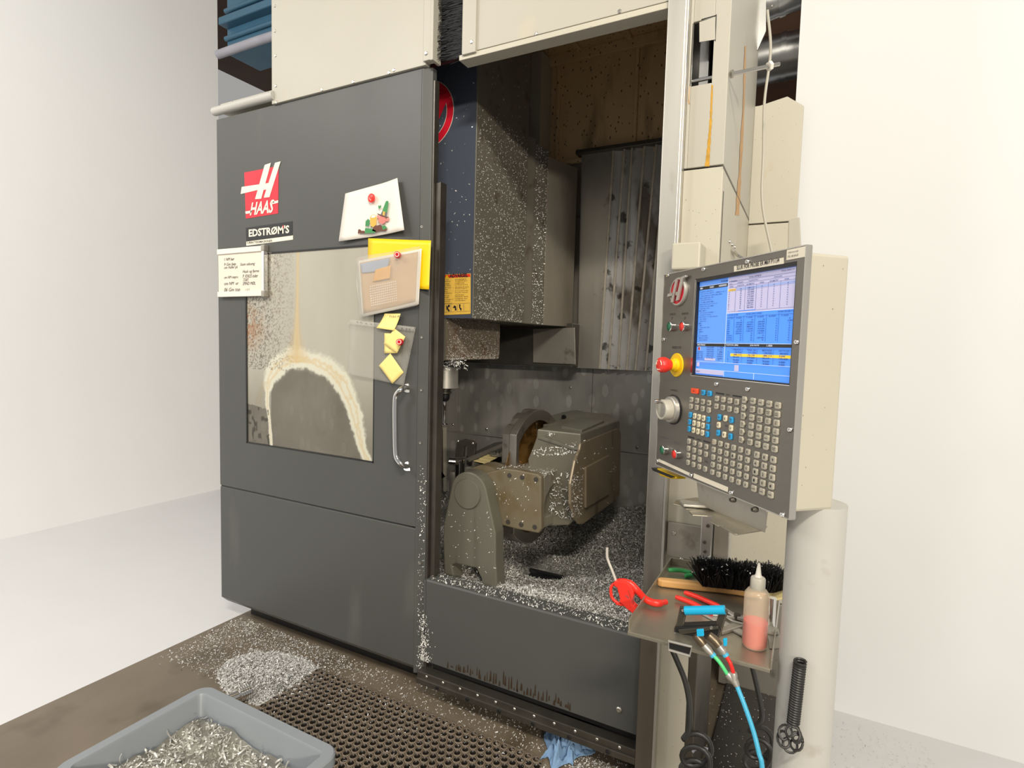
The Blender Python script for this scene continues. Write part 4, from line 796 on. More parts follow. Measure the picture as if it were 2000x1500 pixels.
prog = ['O06901 (PROFIL)', '(T1 D=12. CR=0. - ZMIN=-41. )', 'G90 G94 G17 G49 G40 G80 ;', 'G21 G28 G91 Z0. ;', '(ADAPTIVE1) ;', 'T1 M6 S6500 M3 ;', 'G54 G0 X12.5 Y-31.2 ;', 'G43 Z15. H1 M8 ;', 'G0 B0. C0. ;', 'M11 M13 ;', 'G1 Z-4.2 F1200. ;', 'X18.4 Y-20.6 ;', 'G3 X20.1 Y-18.3 R2.4 ;', 'G1 X44. ;', 'G0 Z15. ;', 'M5 ;', 'M9 ;', 'G28 G91 Z0. ;', 'G90 ;', 'M30 ;', '%', 'N10 (PROBE)', 'M69 P1134 ;', 'G65 P9832 ;']
for k, s in enumerate(prog): st(s, .015+.01*(k % 3 > 0), .885-k*.0226, min(.30, .0105*len(s)), .013)
st('<< PROBING', .36, .95, .08, .014); st('TOOL', .36, .925, .03, .013); st('OFFSET', .36, .90, .045, .013); st('COOLANT', .445, .93, .06, .013); st('POSITION', .445, .90, .07, .013); st('TOOL OFFSETS', .56, .965, .12, .016); st('H(LENGTH)', .56, .93, .09, .014); st('GEOMETRY', .54, .90, .08, .013); st('WEAR', .67, .90, .04, .013); st('D(DIA)', .80, .93, .07, .014); st('GEOMETRY', .76, .90, .08, .013); st('WEAR', .89, .90, .04, .013); st('TOOL INFO >>', .86, .975, .11, .014)
H = ['148.117', '122.090', '107.883', '122.337', '117.681', '115.362', '96.498', '148.527', '201.771', '98.440']
for k in range(10):
    y = .866-k*.0208; st(str(k+1)+(' SPINDLE' if k == 0 else ''), .355, y, .012 if k else .07, .012); st(str([25, 0, 5, 20, 0, 0, 6, 4, 0, 0][k]), .48, y, .014, .012, bold=.02); st(H[k], .555, y, .065, .013, bold=.02)
    for x in (.69, .80, .92): st('0.', x, y, .011, .012, bold=.02)
st('<< WORK PROBE', .35, .615, .12, .014); st('WORK ZERO OFFSET', .55, .615, .16, .014); st('WORK PROBE >>', .85, .618, .13, .014); st('G CODE', .36, .585, .06, .013)
for i, s in enumerate(['X AXIS', 'Y AXIS', 'Z AXIS', 'B AXIS', 'C AXIS']): st(s, .45+i*.108, .583, .06, .014)
rows = [('G52', '0.', '0.', '0.'), ('G54', '-245.200', '-161.906', '-209.400'), ('G55', '-277.380', '-364.811', '-300.250'), ('G56', '-419.802', '-388.014', '-316.740'), ('G57', '-78.290', '-110.005', '-414.494'), ('G58', '-236.976', '-124.174', '-314.880'), ('G59', '-224.021', '0.', '-195.711'), ('G154 P1', '0.', '0.', '0.'), ('G154 P2', '0.', '0.', '-267.061'), ('G154 P3', '0.', '0.', '0.')]
for k, rw in enumerate(rows):
    y = .558-k*.0212; st(rw[0], .355, y, .008*len(rw[0])+.005, .013, bold=.02)
    for i in range(3): W = .0085*len(rw[1+i]); st(rw[1+i], .518+i*.11-W, y, W, .013, bold=.02)
    st('0.', .84, y, .011, .013, bold=.02); st('0.' if k != 1 else '0.997', .95 if k != 1 else .94, y, .011 if k != 1 else .04, .013, bold=.02)
st('MAIN SPINDLE', .01, .312, .10, .016, SCRW); st('POSITION: (MM)', .36, .312, .13, .017, SCRW); st('JOG RATE:', .61, .312, .09, .017, SCRW); st('1.000', .77, .312, .05, .017, SCRW)
for i, s in enumerate(['OPERATOR', 'WORK  G54', 'MACHINE', 'DIST TO GO']): st(s, .435+i*.148, .290 if 0 else .268+.0, .085, .016)
vals = [['-130.703', '-111.302', '-130.703', '-84.003'], ['-486.112', '-76.130', '-486.112', '0.000'], ['55.117', '179.009', '55.117', '195.003'], ['90.000', '90.000', '90.000', '0.000'], ['-0.042', '0.000', '-0.042', '0.000']]
for k, rw in enumerate(vals):
    st('XYZBC'[k], .38, .244-k*.0235, .01, .015)
    for i, s in enumerate(rw): st(s, .44+i*.148, .244-k*.0235-.006*(k > 2), .0105*len(s), .016, bold=.025)
for k, (s, v) in enumerate([('SPINDLE SPEED:', '0   RPM'), ('SPINDLE LOAD:', '0.0  KW'), ('SURFACE SPEED:', '0   MPM'), ('CHIP LOAD:', '0.00000'), ('FEED RATE:', '0.0000'), ('ACTIVE FEED:', '0.0000')]): st(s, .13, .288-k*.0225, .09, .013); st(v, .26, .288-k*.0225, .06, .013)
for k, s in enumerate(['OVERRIDES', 'FEED: 100%', 'SPIN: 100%', 'RAPID: 50%']): st(s, .01, .238-k*.0205, .075, .012)
st('SPINDLE LOAD(%)', .01, .160, .09, .011); st('0%', .27, .16, .02, .012); st('INPUT:', .01, .022, .05, .016)
# panel labels
g = G().pan([(1434, 520), (1531, 503), (1531, 515), (1434, 531)], .0004, .0006); g.obj('label_tape', LABEL, cp_)
a, b = PWd(*pan(1440, 527.5), .0014), PWd(*pan(1523, 513), .0014); b[2] = a[2]; text('SLUK FOR PROBE ER M69 P1134', a, PU, UP, (b-a) @ PU, .0095, INK, cp_, 'label_lettering', bold=.008)
g = G().panr(*[pan(1537, 500)[0], u1], 1.722, 1.741, .0004, .0006); g.obj('label_tape', LABEL, cp_)
a = PWd(pan(1540, 500)[0], 1.733, .0014); text('CNConnect ApS', a, PU, UP, .026, .004, INK, cp_, 'label_lettering'); text('192.168.64.23', a-UP*.007, PU, UP, .026, .004, INK, cp_, 'label_lettering')
for q in [[(1287, 896), (1348, 924), (1347, 929.5), (1286.5, 901.5)], [(1356, 924.5), (1422, 951.5), (1421.5, 961), (1355, 933)]]: G().pan(q, .0004, .001).obj('blank_label', LABEL, cp_)
def plab(s, px, py, W, h, mat=INK): uu, vv = pan(px, py); return text(s, PWd(uu-W/2, vv, .0006), PU, UP, W, h, mat, cp_, 'panel_lettering', off=0)
plab('POWER ON', 1313.5, 616, .026, .0055); plab('POWER OFF', 1338, 615, .028, .0055); plab('I', 1313, 624, .0015, .007); plab('O', 1338, 623.5, .006, .007)
plab('EMERGENCY STOP', 1321.5, 681, .040, .006); plab('HANDLE JOG', 1316.5, 765, .030, .006); plab('CYCLE START', 1299.5, 858, .030, .006, INKG); plab('FEED HOLD', 1322, 868, .028, .006, INKG)
plab('DISPLAY', 1422.2, 773, .014, .004); plab('OVERRIDES', 1364.8, 860.5, .020, .004); plab('CURSOR', 1418.5, 833.5, .010, .004); plab('SPINDLE', 1380, 903.5, .012, .004)
for q in [[(1398, 766), (1414, 768.5), (1414, 771.5), (1398, 769)], [(1431, 771), (1448, 773.7), (1448, 776.7), (1431, 774)], [(1344, 851), (1356, 854.5), (1356, 857.5), (1344, 854)], [(1374, 859.5), (1387, 863.5), (1387, 866.5), (1374, 862.5)]]: G().pan(q, .0002, .0004).obj('printed_bar', INK, cp_)
def pscrew(pts, r=.0055):
    P = [PWd(*pan(*p), .0) for p in pts]; screws(P, cp_, nv=PW, r=r, h=.004, name='panel_screw', mat=CHROME)
pscrew([(1305, 538), (1375, 526), (1461, 511), (1297, 663), (1400, 750), (1461, 760), (1557, 668), (1544, 839), (1284, 900), (1350, 928), (1429, 962), (1529, 1005)])
# round emblem
ec = np.array(pan(1327, 570)); E = PWd(*ec, 0)
G().rev([(.036, 0), (.036, .004), (.0335, .007), (.0305, .007), (.0305, .004)], E, PW, 40, cap=False).obj('emblem_ring', PANST if 0 else STEEL, cp_, smooth=True); G().rev([(.031, 0), (.031, .0042)], E, PW, 40).obj('emblem_field', LRED, cp_)
g = G(); e = lambda x, y: PWd(ec[0]+x*.036, ec[1]+y*.036, .005)
for q in [[(-.62, -.72), (-.35, -.72), (.12, .80), (-.15, .80)], [(.02, -.66), (.3, -.62), (.82, .82), (1.18, .9), (1.1, 1.02), (.55, .95)], [(-1.12, -.30), (-1.02, -.08), (-.25, -.02), (-.33, -.26)], [(.0, -.28), (-.02, -.05), (.3, -.0), (.25, -.24)]]: g.prism([e(*p) for p in q], PW*.006)
g.obj('emblem_bars', STEEL, cp_, .0008)
# push buttons, emergency stop, jog wheel
def button(px, py, mat, nm, r=.0125):
    uu, vv = pan(px, py); c = PWd(uu, vv); G().rev([(r, 0), (r*.96, .012), (r*.82, .013), (r*.8, .011)], c, PW, 28, cap=False).obj('button_collar', CHROME, cp_, smooth=True)
    b_ = G().rev([(r*.8, .004), (r*.8, .0115), (r*.6, .0135), (.001, .0142)], c, PW, 24).obj('push_button', mat, cp_, smooth=True); b_['label'] = nm
PGR = M('green_button', srgb(30, 104, 72), .3); PRD = M('red_button', srgb(226, 48, 38), .3)
button(1315, 638, PGR, 'green power on button'); button(1340, 638, PRD, 'red power off button'); button(1301, 879, PGR, 'green cycle start button'); button(1325, 887, PRD, 'red feed hold button')
uu, vv = pan(1322, 713); c = PWd(uu, vv)
G().rev([(.030, 0), (.030, .002), (.029, .003)], c, PW, 40).obj('stop_disc', YEL2, cp_, smooth=True); G().rev([(.017, .003), (.017, .010), (.014, .012), (.014, .02)], c, PW, 30).obj('stop_collar', YEL2, cp_, smooth=True)
g = G().rev([(.013, .018), (.0155, .026), (.0195, .034), (.0195, .044), (.0175, .049), (.013, .051), (.001, .0505)], c, PW, 32); o = g.obj('stop_button', RED, cp_, smooth=True); o['label'] = 'red mushroom emergency stop'
for k in range(3):
    a0 = k*2.1; P = [c+PW*.0512+(PU*math.cos(a)+UP*math.sin(a))*.0125 for a in np.linspace(a0, a0+1.0, 7)]; G().tube(P, .0011, 5).obj('stop_arrow', LWHT, cp_)
uu, vv = pan(1315, 800); c = PWd(uu, vv)
G().rev([(.038, 0), (.038, .002), (.036, .003)], c, PW, 44).obj('jog_ring', BLACK, cp_, smooth=True)
G().rev([(.0345, .003), (.0335, .012), (.031, .014)], c, PW, 44).obj('jog_dial', STEEL, cp_, smooth=True)
G().rev([(.026, .012), (.026, .034), (.0245, .036), (.0205, .036), (.0195, .0345), (.001, .034)], c, PW, 44).obj('jog_wheel', CREAM, cp_, smooth=True)
G().rev([(.019, .0352), (.001, .0356)], c, PW, 30).obj('jog_plate', CHROME, cp_, smooth=True)
k_ = c+UP*.021-PU*.004; G().rev([(.0045, .034), (.0055, .038), (.006, .05), (.005, .054)], k_, PW, 18).obj('jog_grip', CHROME, cp_, smooth=True)
for k in range(24):
    pass
# keys
KM = {}
def keymesh(kind, W, H, mat):
    key = (kind, round(W, 4), round(H, 4), mat.name)
    if key not in KM:
        if kind == 'rect': P = [(-W/2+.002, -H/2), (W/2-.002, -H/2), (W/2, -H/2+.002), (W/2, H/2-.002), (W/2-.002, H/2), (-W/2+.002, H/2), (-W/2, H/2-.002), (-W/2, -H/2+.002)]
        elif kind == 'pent': P = [(-W/2, -H/2), (W*.2, -H/2), (W/2, 0), (W*.2, H/2), (-W/2, H/2)]
        else: P = [(W/2*math.cos(a)*1.0, H/2*math.sin(a)) for a in np.linspace(0, 2*math.pi, 13)[:-1]]
        a = [PU*x+UP*y for x, y in P]; b = [p*1.0+PW*.0028 for p in a]; c = [p*.86+PW*.0036 for p in a]; n = len(P)
        me = bpy.data.meshes.new('key'); V = a+b+c
        me.from_pydata([tuple(v) for v in V], [], [(i, (i+1) % n, n+(i+1) % n, n+i) for i in range(n)]+[(n+i, n+(i+1) % n, 2*n+(i+1) % n, 2*n+i) for i in range(n)]+[tuple(range(2*n, 3*n))]); me.materials.append(mat); KM[key] = me
    return KM[key]
def key(uv, W, H, mat=None, leg='', kind='rect', lm=None):
    mat = mat or GLASSC; o = bpy.data.objects.new('key', keymesh(kind, W, H, mat)); COL.objects.link(o); pos = PWd(*uv, .0002); o.parent = cp_; o.location = pos-WP[cp_.name]; WP[o.name] = pos
    if leg:
        ls = leg.split('|'); n = len(ls)
        for i, s in enumerate(ls):
            hh = H*.42 if n == 1 and len(s) < 3 else H*.17; ww = min(W*.75, hh*.75*len(s)); y = uv[1]+((n-1)/2-i)*H*.27-hh/2
            t = text(s, PWd(uv[0]-ww/2, y, .0042), PU, UP, ww, hh, lm or INK, o, 'legend', off=0, bold=.01)
PX = lambda x, y: pan(1260+x/4.4125, 720+y/4.4125)
def grid(c0, c1, c2, c3, nr, nc):                # corner key centres TL TR BR BL in zoomed pixels -> rows of (u, v)
    P = [np.array(PX(*c)) for c in (c0, c1, c2, c3)]
    return [[(P[0]*(1-i/(nc-1))+P[1]*(i/(nc-1)))*(1-j/(nr-1))+(P[3]*(1-i/(nc-1))+P[2]*(i/(nc-1)))*(j/(nr-1)) for i in range(nc)] for j in range(nr)]
KW, KH = .0125, .0125
key(PX(433, 193), .028, .0125, KEYO, 'RESET'); key(PX(508, 207), .0125, .0125, KEYB, 'POWER UP|RESTART'); key(PX(561, 215), .0135, .0125, KEYB, 'TOOL|OFFSET')
for row, L in zip(grid((405, 267), (557, 296), (555, 357), (402, 325), 2, 4), [['F1', 'F2', 'F3', 'F4'], ['TOOL|OFFSET', 'NEXT|TOOL', 'TOOL|RELEASE', 'PART|ZERO']]):
    for p, s in zip(row, L): key(p, KW, KH, leg=s)
for row, L in zip(grid((396, 399), (550, 438), (541, 565), (386, 519), 3, 5), [['CHIP|FWD', '+Z', '+Y', '+A', 'CLNT|UP'], ['CHIP|STOP', '+X', 'JOG|LOCK', '-X', 'CLNT|DOWN'], ['CHIP|REV', '-A', '-Y', '-Z', 'AUX|CLNT']]):
    for i, (p, s) in enumerate(zip(row, L)): key(p, .0105, .0135, KEYB if i in (0, 4) else KEYC, s)
for j, (row, L) in enumerate(zip(grid((384, 626), (534, 674), (524, 865), (376, 808), 4, 4), [['-10|FEED', '100%|FEED', '+10|FEED', 'HANDLE|FEED'], ['-10|SPINDLE', '100%|SPIND', '+10|SPINDLE', 'HANDLE|SPIND'], ['CW', 'STOP', 'CCW', ''], ['5%|RAPID', '25%|RAPID', '50%|RAPID', '100%|RAPID']])):
    for i, (p, s) in enumerate(zip(row, L)):
        if not (j == 2 and i == 3): key(p, KW*.92, KH, leg=s)
for row, L in zip(grid((626, 258), (797, 287), (794, 360), (621, 325), 2, 4), [['PRGRM', 'POSIT', 'OFFSET', 'CURNT|COMDS'], ['ALARM', 'PARAM|DGNOS', 'SETNG|GRAPH', 'HELP']]):
    for p, s in zip(row, L): key(p, KW, KH, leg=s)
for x, y, m_, s in [(646, 419, KEYB, 'HOME'), (698, 429, KEYC, '^'), (750, 443, KEYB, 'PAGE|UP'), (640, 486, KEYC, '<'), (747, 513, KEYC, '>'), (636, 554, KEYB, 'END'), (688, 570, KEYC, 'v'), (741, 585, KEYB, 'PAGE|DOWN')]: key(PX(x, y), .0105, .0135, m_, s)
for (x, y), s in zip([(866, 270), (859, 338), (855, 408), (848, 478), (843, 545), (838, 613)], ['EDIT', 'MEM', 'MDI|DNC', 'HAND|JOG', 'ZERO|RET', 'LIST|PROG']): key(PX(x, y), .0135, .014, None, s, 'pent')
ML = [['INSERT', 'ALTER', 'DELETE', 'UNDO'], ['SINGLE|BLOCK', 'DRY|RUN', 'OPTION|STOP', 'BLOCK|DELETE'], ['COOLNT', 'ORIENT|SPINDLE', 'ATC|FWD', 'ATC|REV'], ['.0001|.1', '.001|1.', '.01|10.', '.1|100.'], ['ALL', 'ORIGIN', 'SINGL', 'HOME|G28'], ['SELECT|PROG', 'SEND', 'RECV', 'ERASE|PROG']]
for row, L in zip(grid((937, 280), (1151, 319), (1122, 692), (911, 633), 6, 4), ML):
    for p, s in zip(row, L): key(p, .0138, .0132, leg=s)
AL = ['_ABCDE', 'FGHIJK', 'LMNOPQ', 'RSTUVW', 'XYZ;()']
for j, (row, L) in enumerate(zip(grid((602, 632), (893, 718), (874, 1000), (586, 892), 5, 6), AL)):
    for p, s in zip(row, L): key(p, .0122, .0125, leg='SHIFT' if s == '_' else s, lm=KEYY if s == '_' else None)
for row, L in zip(grid((970, 743), (1112, 786), (1088, 1087), (945, 1033), 5, 3), [['7', '8', '9'], ['4', '5', '6'], ['1', '2', '3'], ['-', '0', '.'], ['CANCEL', 'SPACE', 'ENTER']]):
    for p, s in zip(row, L):
        key(p, .0138, .0135, leg=s)
# hook shelf under the pendant
g = G().pan([(1362, 935), (1367, 985), (1495, 1040), (1500, 1000), (1498, 990)], -.03, .003); g.obj('shelf_back', TARN, cp_, .001)
zs = pan(1367, 985)[1]-.012
pts = [(1361, 973), (1320, 979), (1315, 986), (1331, 990), (1340, 996), (1360, 996), (1345, 1000), (1352, 1008), (1382, 1010), (1395, 1009), (1385, 1020), (1402, 1029), (1418, 1028), (1408, 1030), (1434, 1045), (1440, 1046), (1494, 1037), (1499, 1030), (1400, 990)]
g = G().pZ(pts, zs-.01, .003); g.obj('hook_shelf', TRAYM, cp_, .001)
g = G().pZ([(1327, 982), (1333, 980), (1390, 988), (1395, 981), (1402, 981), (1404, 990), (1396, 994), (1335, 990)], zs-.004, .006); g.obj('retaining_strip', STEEL, cp_, .001)
screws([PWd(*pan(1432, 976), -.004), PWd(*pan(1475, 995), -.004)], cp_, nv=PW, r=.006, h=.012, name='hex_screw', mat=DARKST)
g = G().pan([(1301, 913), (1340, 930), (1342, 935), (1325, 934), (1306, 928)], -.05, .03); g.obj('cable_gland', YEL2, cp_, .004)
g = G().pan([(1299, 912), (1345, 930), (1338, 932), (1302, 918)], -.06, .045); g.obj('gland_edge', BLACK, cp_, .002)
# pole and arm that carry it
pc = np.array([.028, -.615]);
G().cyl((pc[0], pc[1], .0), (pc[0], pc[1], 1.25), .053, seg=40).obj('support_pole', POLE, cp_, smooth=True)
g = G().panr(.08, .33, 1.10, 1.238, -.12, .09); g.v = g.v; g.obj('pole_bracket', DUCT, cp_, .006) if 0 else None

o = root('cream_box', 'small cream box mounted on the column above the pendant', 'box', (-.35, -.05, 1.7))
Ybx = -.10; P = [onY(1310, 527, Ybx), onY(1368, 514, Ybx), onY(1369, 471, Ybx), onY(1313, 475, Ybx)]
G().box(P[0][0], P[2][0], Ybx, -.001, P[0][2], P[2][2]).obj('box_body', CREAM2, o, .006)

# ================================================================== TOOL TRAY
TZ = .9
tr_ = root('tool_tray', 'stainless steel tool tray bolted beside the door post, below the pendant', 'tray', (-.2, -.42, TZ-.05))
c0, c1, c2, c3 = onZ(1226, 1232, TZ), onZ(1499, 1303, TZ), onZ(1527, 1150, TZ), onZ(1297, 1106, TZ)
c2[0] = c1[0]; c3[0] = c0[0]; tx0, tx1, ty0, ty1 = c0[0], c1[0]+.005, c0[1], -.19
G().box(tx0, tx1, ty0, ty1, TZ-.003, TZ).obj('tray_floor', TRAYM, tr_)
for b in [(tx0-.003, tx0, ty0+.012, ty1, TZ-.003, TZ+.022), (tx0, tx1, ty1-.003, ty1, TZ, TZ+.022), (tx0, tx1, ty0-.002, ty0+.001, TZ-.009, TZ-.001), (tx1, tx1+.003, ty0, ty0+.14, TZ-.003, TZ+.02)]: G().box(*b).obj('tray_lip', TRAYM, tr_, .001)
G().box(tx0+.05, tx0+.09, ty0+.05, ty1, TZ-.035, TZ-.004).obj('tray_brace', TARN, tr_, .002)
G().box(tx1-.05, tx1+.0, -.45, -.10, TZ-.06, TZ-.004).obj('tray_brace', TARN, tr_, .002)
o = G().box(onY(1303, 1060, -.012)[0], onY(1374, 1060, -.012)[0], -.015, -.002, .86, onY(1340, 1024, -.012)[2]).obj('mounting_plate', TARN, enc, .002)
screws([onY(*p, -.016) for p in [(1316, 1042), (1331, 1093)]], enc, r=.007)
g = G().box(-.272, -.238, -.10, -.01, .83, 1.06); g.obj('arm_extrusion', DUCT, enc, .003); G().box(-.236, -.19, -.08, -.01, .83, 1.06).obj('arm_extrusion', TARN, enc, .003)
screws([onY(*p, -.101) for p in [(1383, 1027), (1376, 1059), (1377, 1077)]], enc, r=.006, mat=DARKST, name='socket_screw')
G().box(-.275, -.18, -.09, -.01, .70, .83).obj('bracket_foot', DARKST, enc, .003)
def on(px, py, h=0.): return onZ(px, py, TZ+h)
# brush
br = root('bench_brush', 'wooden hand brush with bushy black bristles lying at the back of the tray', 'brush', on(1400, 1150))
h0, h1 = on(1284, 1136, .012), on(1515, 1160, .012); ax_ = nrm(h1-h0); sd = np.cross(UP, ax_); Lb = np.linalg.norm(h1-h0)
prof = [(0, .006), (.01, .012), (.05, .013), (.12, .0125), (.16, .011), (.20, .013), (.24, .020), (Lb-.02, .021), (Lb-.005, .017), (Lb, .01)]
a = [h0+ax_*t+sd*w_ for t, w_ in prof]+[h0+ax_*t-sd*w_ for t, w_ in prof[::-1]]
G().prism([p-UP*.010 for p in a], UP*.020).obj('brush_handle', WOOD, br, .005, seg=3)
n = 7000; t = RNG.uniform(.115, Lb+.005, n); s_ = RNG.uniform(-.022, .022, n); base = h0+np.outer(t, ax_)+np.outer(s_, sd)+UP*.008
top = base+np.outer(RNG.normal(size=n)*.010+(t-.23)*.10, ax_)+np.outer(s_*1.0+RNG.normal(size=n)*.008, sd)+np.outer(RNG.uniform(.040, .062, n), UP); wv = RNG.normal(size=(n, 3))*.0007
V = np.stack([base-wv, base+wv, top+wv, top-wv], 1).reshape(-1, 3); Fq = np.arange(4*n).reshape(-1, 4); tag(mesh_np('bristles', V, Fq, BRIST, br, WP[br.name]), kind='stuff')
P = base[:160]+(top[:160]-base[:160])*1.0; chips('caught_chips', P, (0, 0, 1), .006, .002, ALU, br, segs=1, org=WP[br.name])
# pliers
def pliers(name, lab, cat, a, b, c, d, mat, r):
    m = root(name, lab, cat, (np.array(a[0])+np.array(b[0]))/2)
    G().tube(bez(a, 6), [r*.8]+[r]*(len(bez(a, 6))-2)+[r*.7], 10).obj('grip', mat, m, smooth=True); G().tube(bez(b, 6), [r*.8]+[r]*(len(bez(b, 6))-2)+[r*.7], 10).obj('grip', mat, m, smooth=True)
    g = G().tube(bez([a[-1], c]), r*.6, 8); g.tube(bez([b[-1], c]), r*.6, 8); g.obj('handle_steel', STEEL, m, smooth=True)
    g = G().prism([c+(0, -.009, 0), c+(.004, .011, 0), d+(0, .003, 0), d+(0, -.003, 0)], (0, 0, .009)); g.obj('jaw', STEEL, m, .002); G().rev([(.008, 0), (.008, .011)], c, seg=16).obj('pivot', DARKST, m)
pliers('green_pliers', 'green handled pliers on the tray behind the brush handle', 'pliers', [on(1305, 1113, .012), on(1330, 1114, .012), on(1350, 1119, .01)], [on(1338, 1125, .006), on(1352, 1123, .008), on(1365, 1121, .008)], on(1384, 1122, .004), on(1400, 1122, .004), GREEN, .0062)
pliers('red_pliers', 'red handled long pliers lying across the middle of the tray', 'pliers', [on(1320, 1166, .01), on(1352, 1178, .01), on(1392, 1200, .01)], [on(1337, 1157, .01), on(1365, 1167, .01), on(1408, 1186, .01)], on(1440, 1208, .004), on(1462, 1217, .004), RED, .0062)
cl = root('steel_caliper', 'grey steel measuring tool under the red pliers on the tray', 'tool', on(1410, 1220))
G().prism([on(1372, 1202, .001), on(1380, 1198, .001), on(1462, 1240, .001), on(1455, 1247, .001)], (0, 0, .005)).obj('tool_bar', STEEL, cl, .001)
G().pZ([(1405, 1232), (1430, 1222), (1452, 1228), (1410, 1241)], TZ+.001, .008).obj('tool_head', TARN, cl, .002)
g = G().tube(bez([on(1412, 1200, .006), on(1432, 1213, .006), on(1462, 1221, .006)]), .003); g.tube(bez([on(1418, 1190, .006), on(1440, 1203, .006), on(1462, 1212, .006)]), .003); tag(g.obj('wire_loop', STEEL, cl, smooth=True), kind='stuff')
# drip of yellowed paper and chrome bracket
pp = G(); P = [on(1498, 1150, .02), on(1524, 1136, .03), on(1533, 1160, .03), on(1528, 1172, .02), on(1500, 1176, .01)]; tag(G().prism(P, (0, 0, .006)).obj('paper_wipe', PAPR, None, .002), 'yellowed crumpled paper wipe under the right end of the brush', 'paper')
cb = root('chrome_latch', 'chrome toggle latch standing on the tray behind the bottle', 'latch', on(1502, 1240)); G().tube(bez([on(1505, 1228)+UP*h for h in (.006, .03, .06, .075)], 6), .009, 12).obj('latch_body', CHROME, cb, smooth=True); G().rev([(.014, 0), (.016, .004), (.014, .010)], on(1507, 1236), seg=24).obj('latch_foot', CREAM2, cb, smooth=True)
G().pZ([(1498, 1236), (1520, 1232), (1527, 1270), (1502, 1272)], TZ-.004, .006).obj('side_plate', TARN, tr_, .001)
# bottle
bc = on(1473, 1262); bo = root('oil_bottle', 'translucent squeeze bottle half full of pink liquid with a pointed nozzle', 'bottle', bc)
BOT = clear(M('bottle_plastic', srgb(232, 216, 190), .25, 0, .04, 12, spec=.5), .62)
R0 = .0262
G().rev([(R0*.9, .001), (R0, .005), (R0, .112), (R0*.96, .121), (R0*.75, .129), (R0*.45, .133)], bc, seg=36).obj('bottle_body', BOT, bo, smooth=True)
G().rev([(R0*.86, .003), (R0*.95, .007), (R0*.95, .058), (.001, .0585)], bc, seg=36).obj('liquid', PINK, bo, smooth=True)
G().rev([(.0145, .131), (.0155, .134), (.0155, .153), (.014, .156), (.008, .158)], bc, seg=24).obj('bottle_cap', CREAM, bo, smooth=True)
G().rev([(.0085, .158), (.006, .163), (.0032, .184), (.002, .188)], bc, seg=18).obj('nozzle', M('nozzle_plastic', srgb(214, 210, 200), .3), bo, smooth=True)
# blow gun hanging over the tray edge
GY = -.50
gun = root('air_blow_gun', 'red plastic air blow gun with a bent steel nozzle hanging on the left tray edge', 'air gun', onY(1220, 1200, GY))
z7 = lambda pts: [(1160+x/7.14, 1050+y/7.14) for x, y in pts]
body = z7([(265, 640), (285, 615), (330, 605), (400, 608), (460, 630), (520, 680), (553, 760), (548, 820), (528, 880), (528, 935), (560, 960), (600, 1005), (560, 1075), (470, 1010), (400, 945), (352, 900), (360, 860), (345, 800), (320, 700), (290, 690)])
G().pY(body, GY, .024).obj('gun_body', RED, gun, .004)
G().tube([onY(*p, GY+.012) for p in bez(np.array([(*p, 0) for p in z7([(285, 640), (240, 690), (237, 770), (255, 840), (300, 890), (350, 920)])]), 5) for p in [p[:2]]], .0042, 10).obj('guard_loop', RED, gun, smooth=True)
G().pY(z7([(300, 940), (305, 925), (350, 920), (420, 950), (400, 962)]), GY+.004, .014).obj('gun_spur', RED, gun, .002)
L = z7([(335, 612), (430, 605), (520, 650), (590, 720), (660, 800), (730, 865), (820, 905), (910, 915), (1010, 895)]); L = [onY(*p, GY+.012) for p in L[:4]]+[on(*p, .014) for p in L[4:]]
lv = bez(L, 5); G().tube(lv, [.006]*8+[.009]*(len(lv)-12)+[.007]*4, 10).obj('gun_lever', RED, gun, smooth=True)
nz = [onY(*p, GY+.012) for p in z7([(315, 625), (250, 450), (205, 340), (184, 260), (184, 140)])]; G().tube(bez(nz, 6), .0036, 12).obj('gun_nozzle', M('nozzle_steel', srgb(206, 200, 190), .35, .3), gun, smooth=True)
a = onY(1221, 1165, GY-.0008); text('A/BS', a, nrm(onY(1231, 1172, GY)-a), UP, .012, .006, INKG, gun, 'gun_lettering'); G().tube([onY(*p, GY-.0005) for p in z7([(480, 740), (520, 860)])], .0006, 4).obj('moulded_line', LBROWN, gun)
# rag behind tray edge
# valve block with blue handle
vy = -.60
vb = root('valve_block', 'black air valve block with a bright blue bar handle at the front of the tray', 'valve', onY(1360, 1240, vy))
a, b = onY(1338, 1192.5, vy), onY(1416, 1191, vy); G().cyl(a, b, .0098, seg=24).obj('bar_handle', BLUE, vb, smooth=True)
for p, q in [((1334, 1192), (1324, 1240)), ((1413, 1196), (1400, 1238))]:
    A, B = onY(*p, vy), onY(*q, vy+.005); d = nrm(B-A); s = np.cross(d, (0, 1, 0)); G().obox(A-s*.0085-(0, .0, 0)-d*.008, s*.017, d*(np.linalg.norm(B-A)+.016), (0, .006, 0)).obj('side_arm', DARKST, vb, .004)
G().pY([(1316, 1226), (1322, 1224), (1403, 1221), (1408, 1232), (1404, 1245), (1380, 1248), (1330, 1250), (1316, 1240)], vy, .028).obj('valve_body', BLACK, vb, .004)
G().pY([(1324, 1230), (1402, 1223), (1403, 1229), (1328, 1240)], vy-.004, .006).obj('face_bar', DARKST, vb, .002)
screws([onY(*p, vy-.004) for p in [(1318, 1238), (1324, 1243), (1334, 1192), (1389, 1226)]], vb, r=.004)
def fitting(pts, rs, mat=BRASS): G().tube(pts, rs, 14).obj('pipe_fitting', mat, vb, smooth=True)
F1 = [onY(*p, vy-.07) for p in [(1358, 1240), (1368, 1251), (1374, 1259), (1383, 1269), (1390, 1277)]]; fitting([F1[0], F1[1], F1[2]], [.009, .0105, .009]); fitting([F1[2], F1[3], F1[4]], [.0072, .0082, .0062], STEEL)
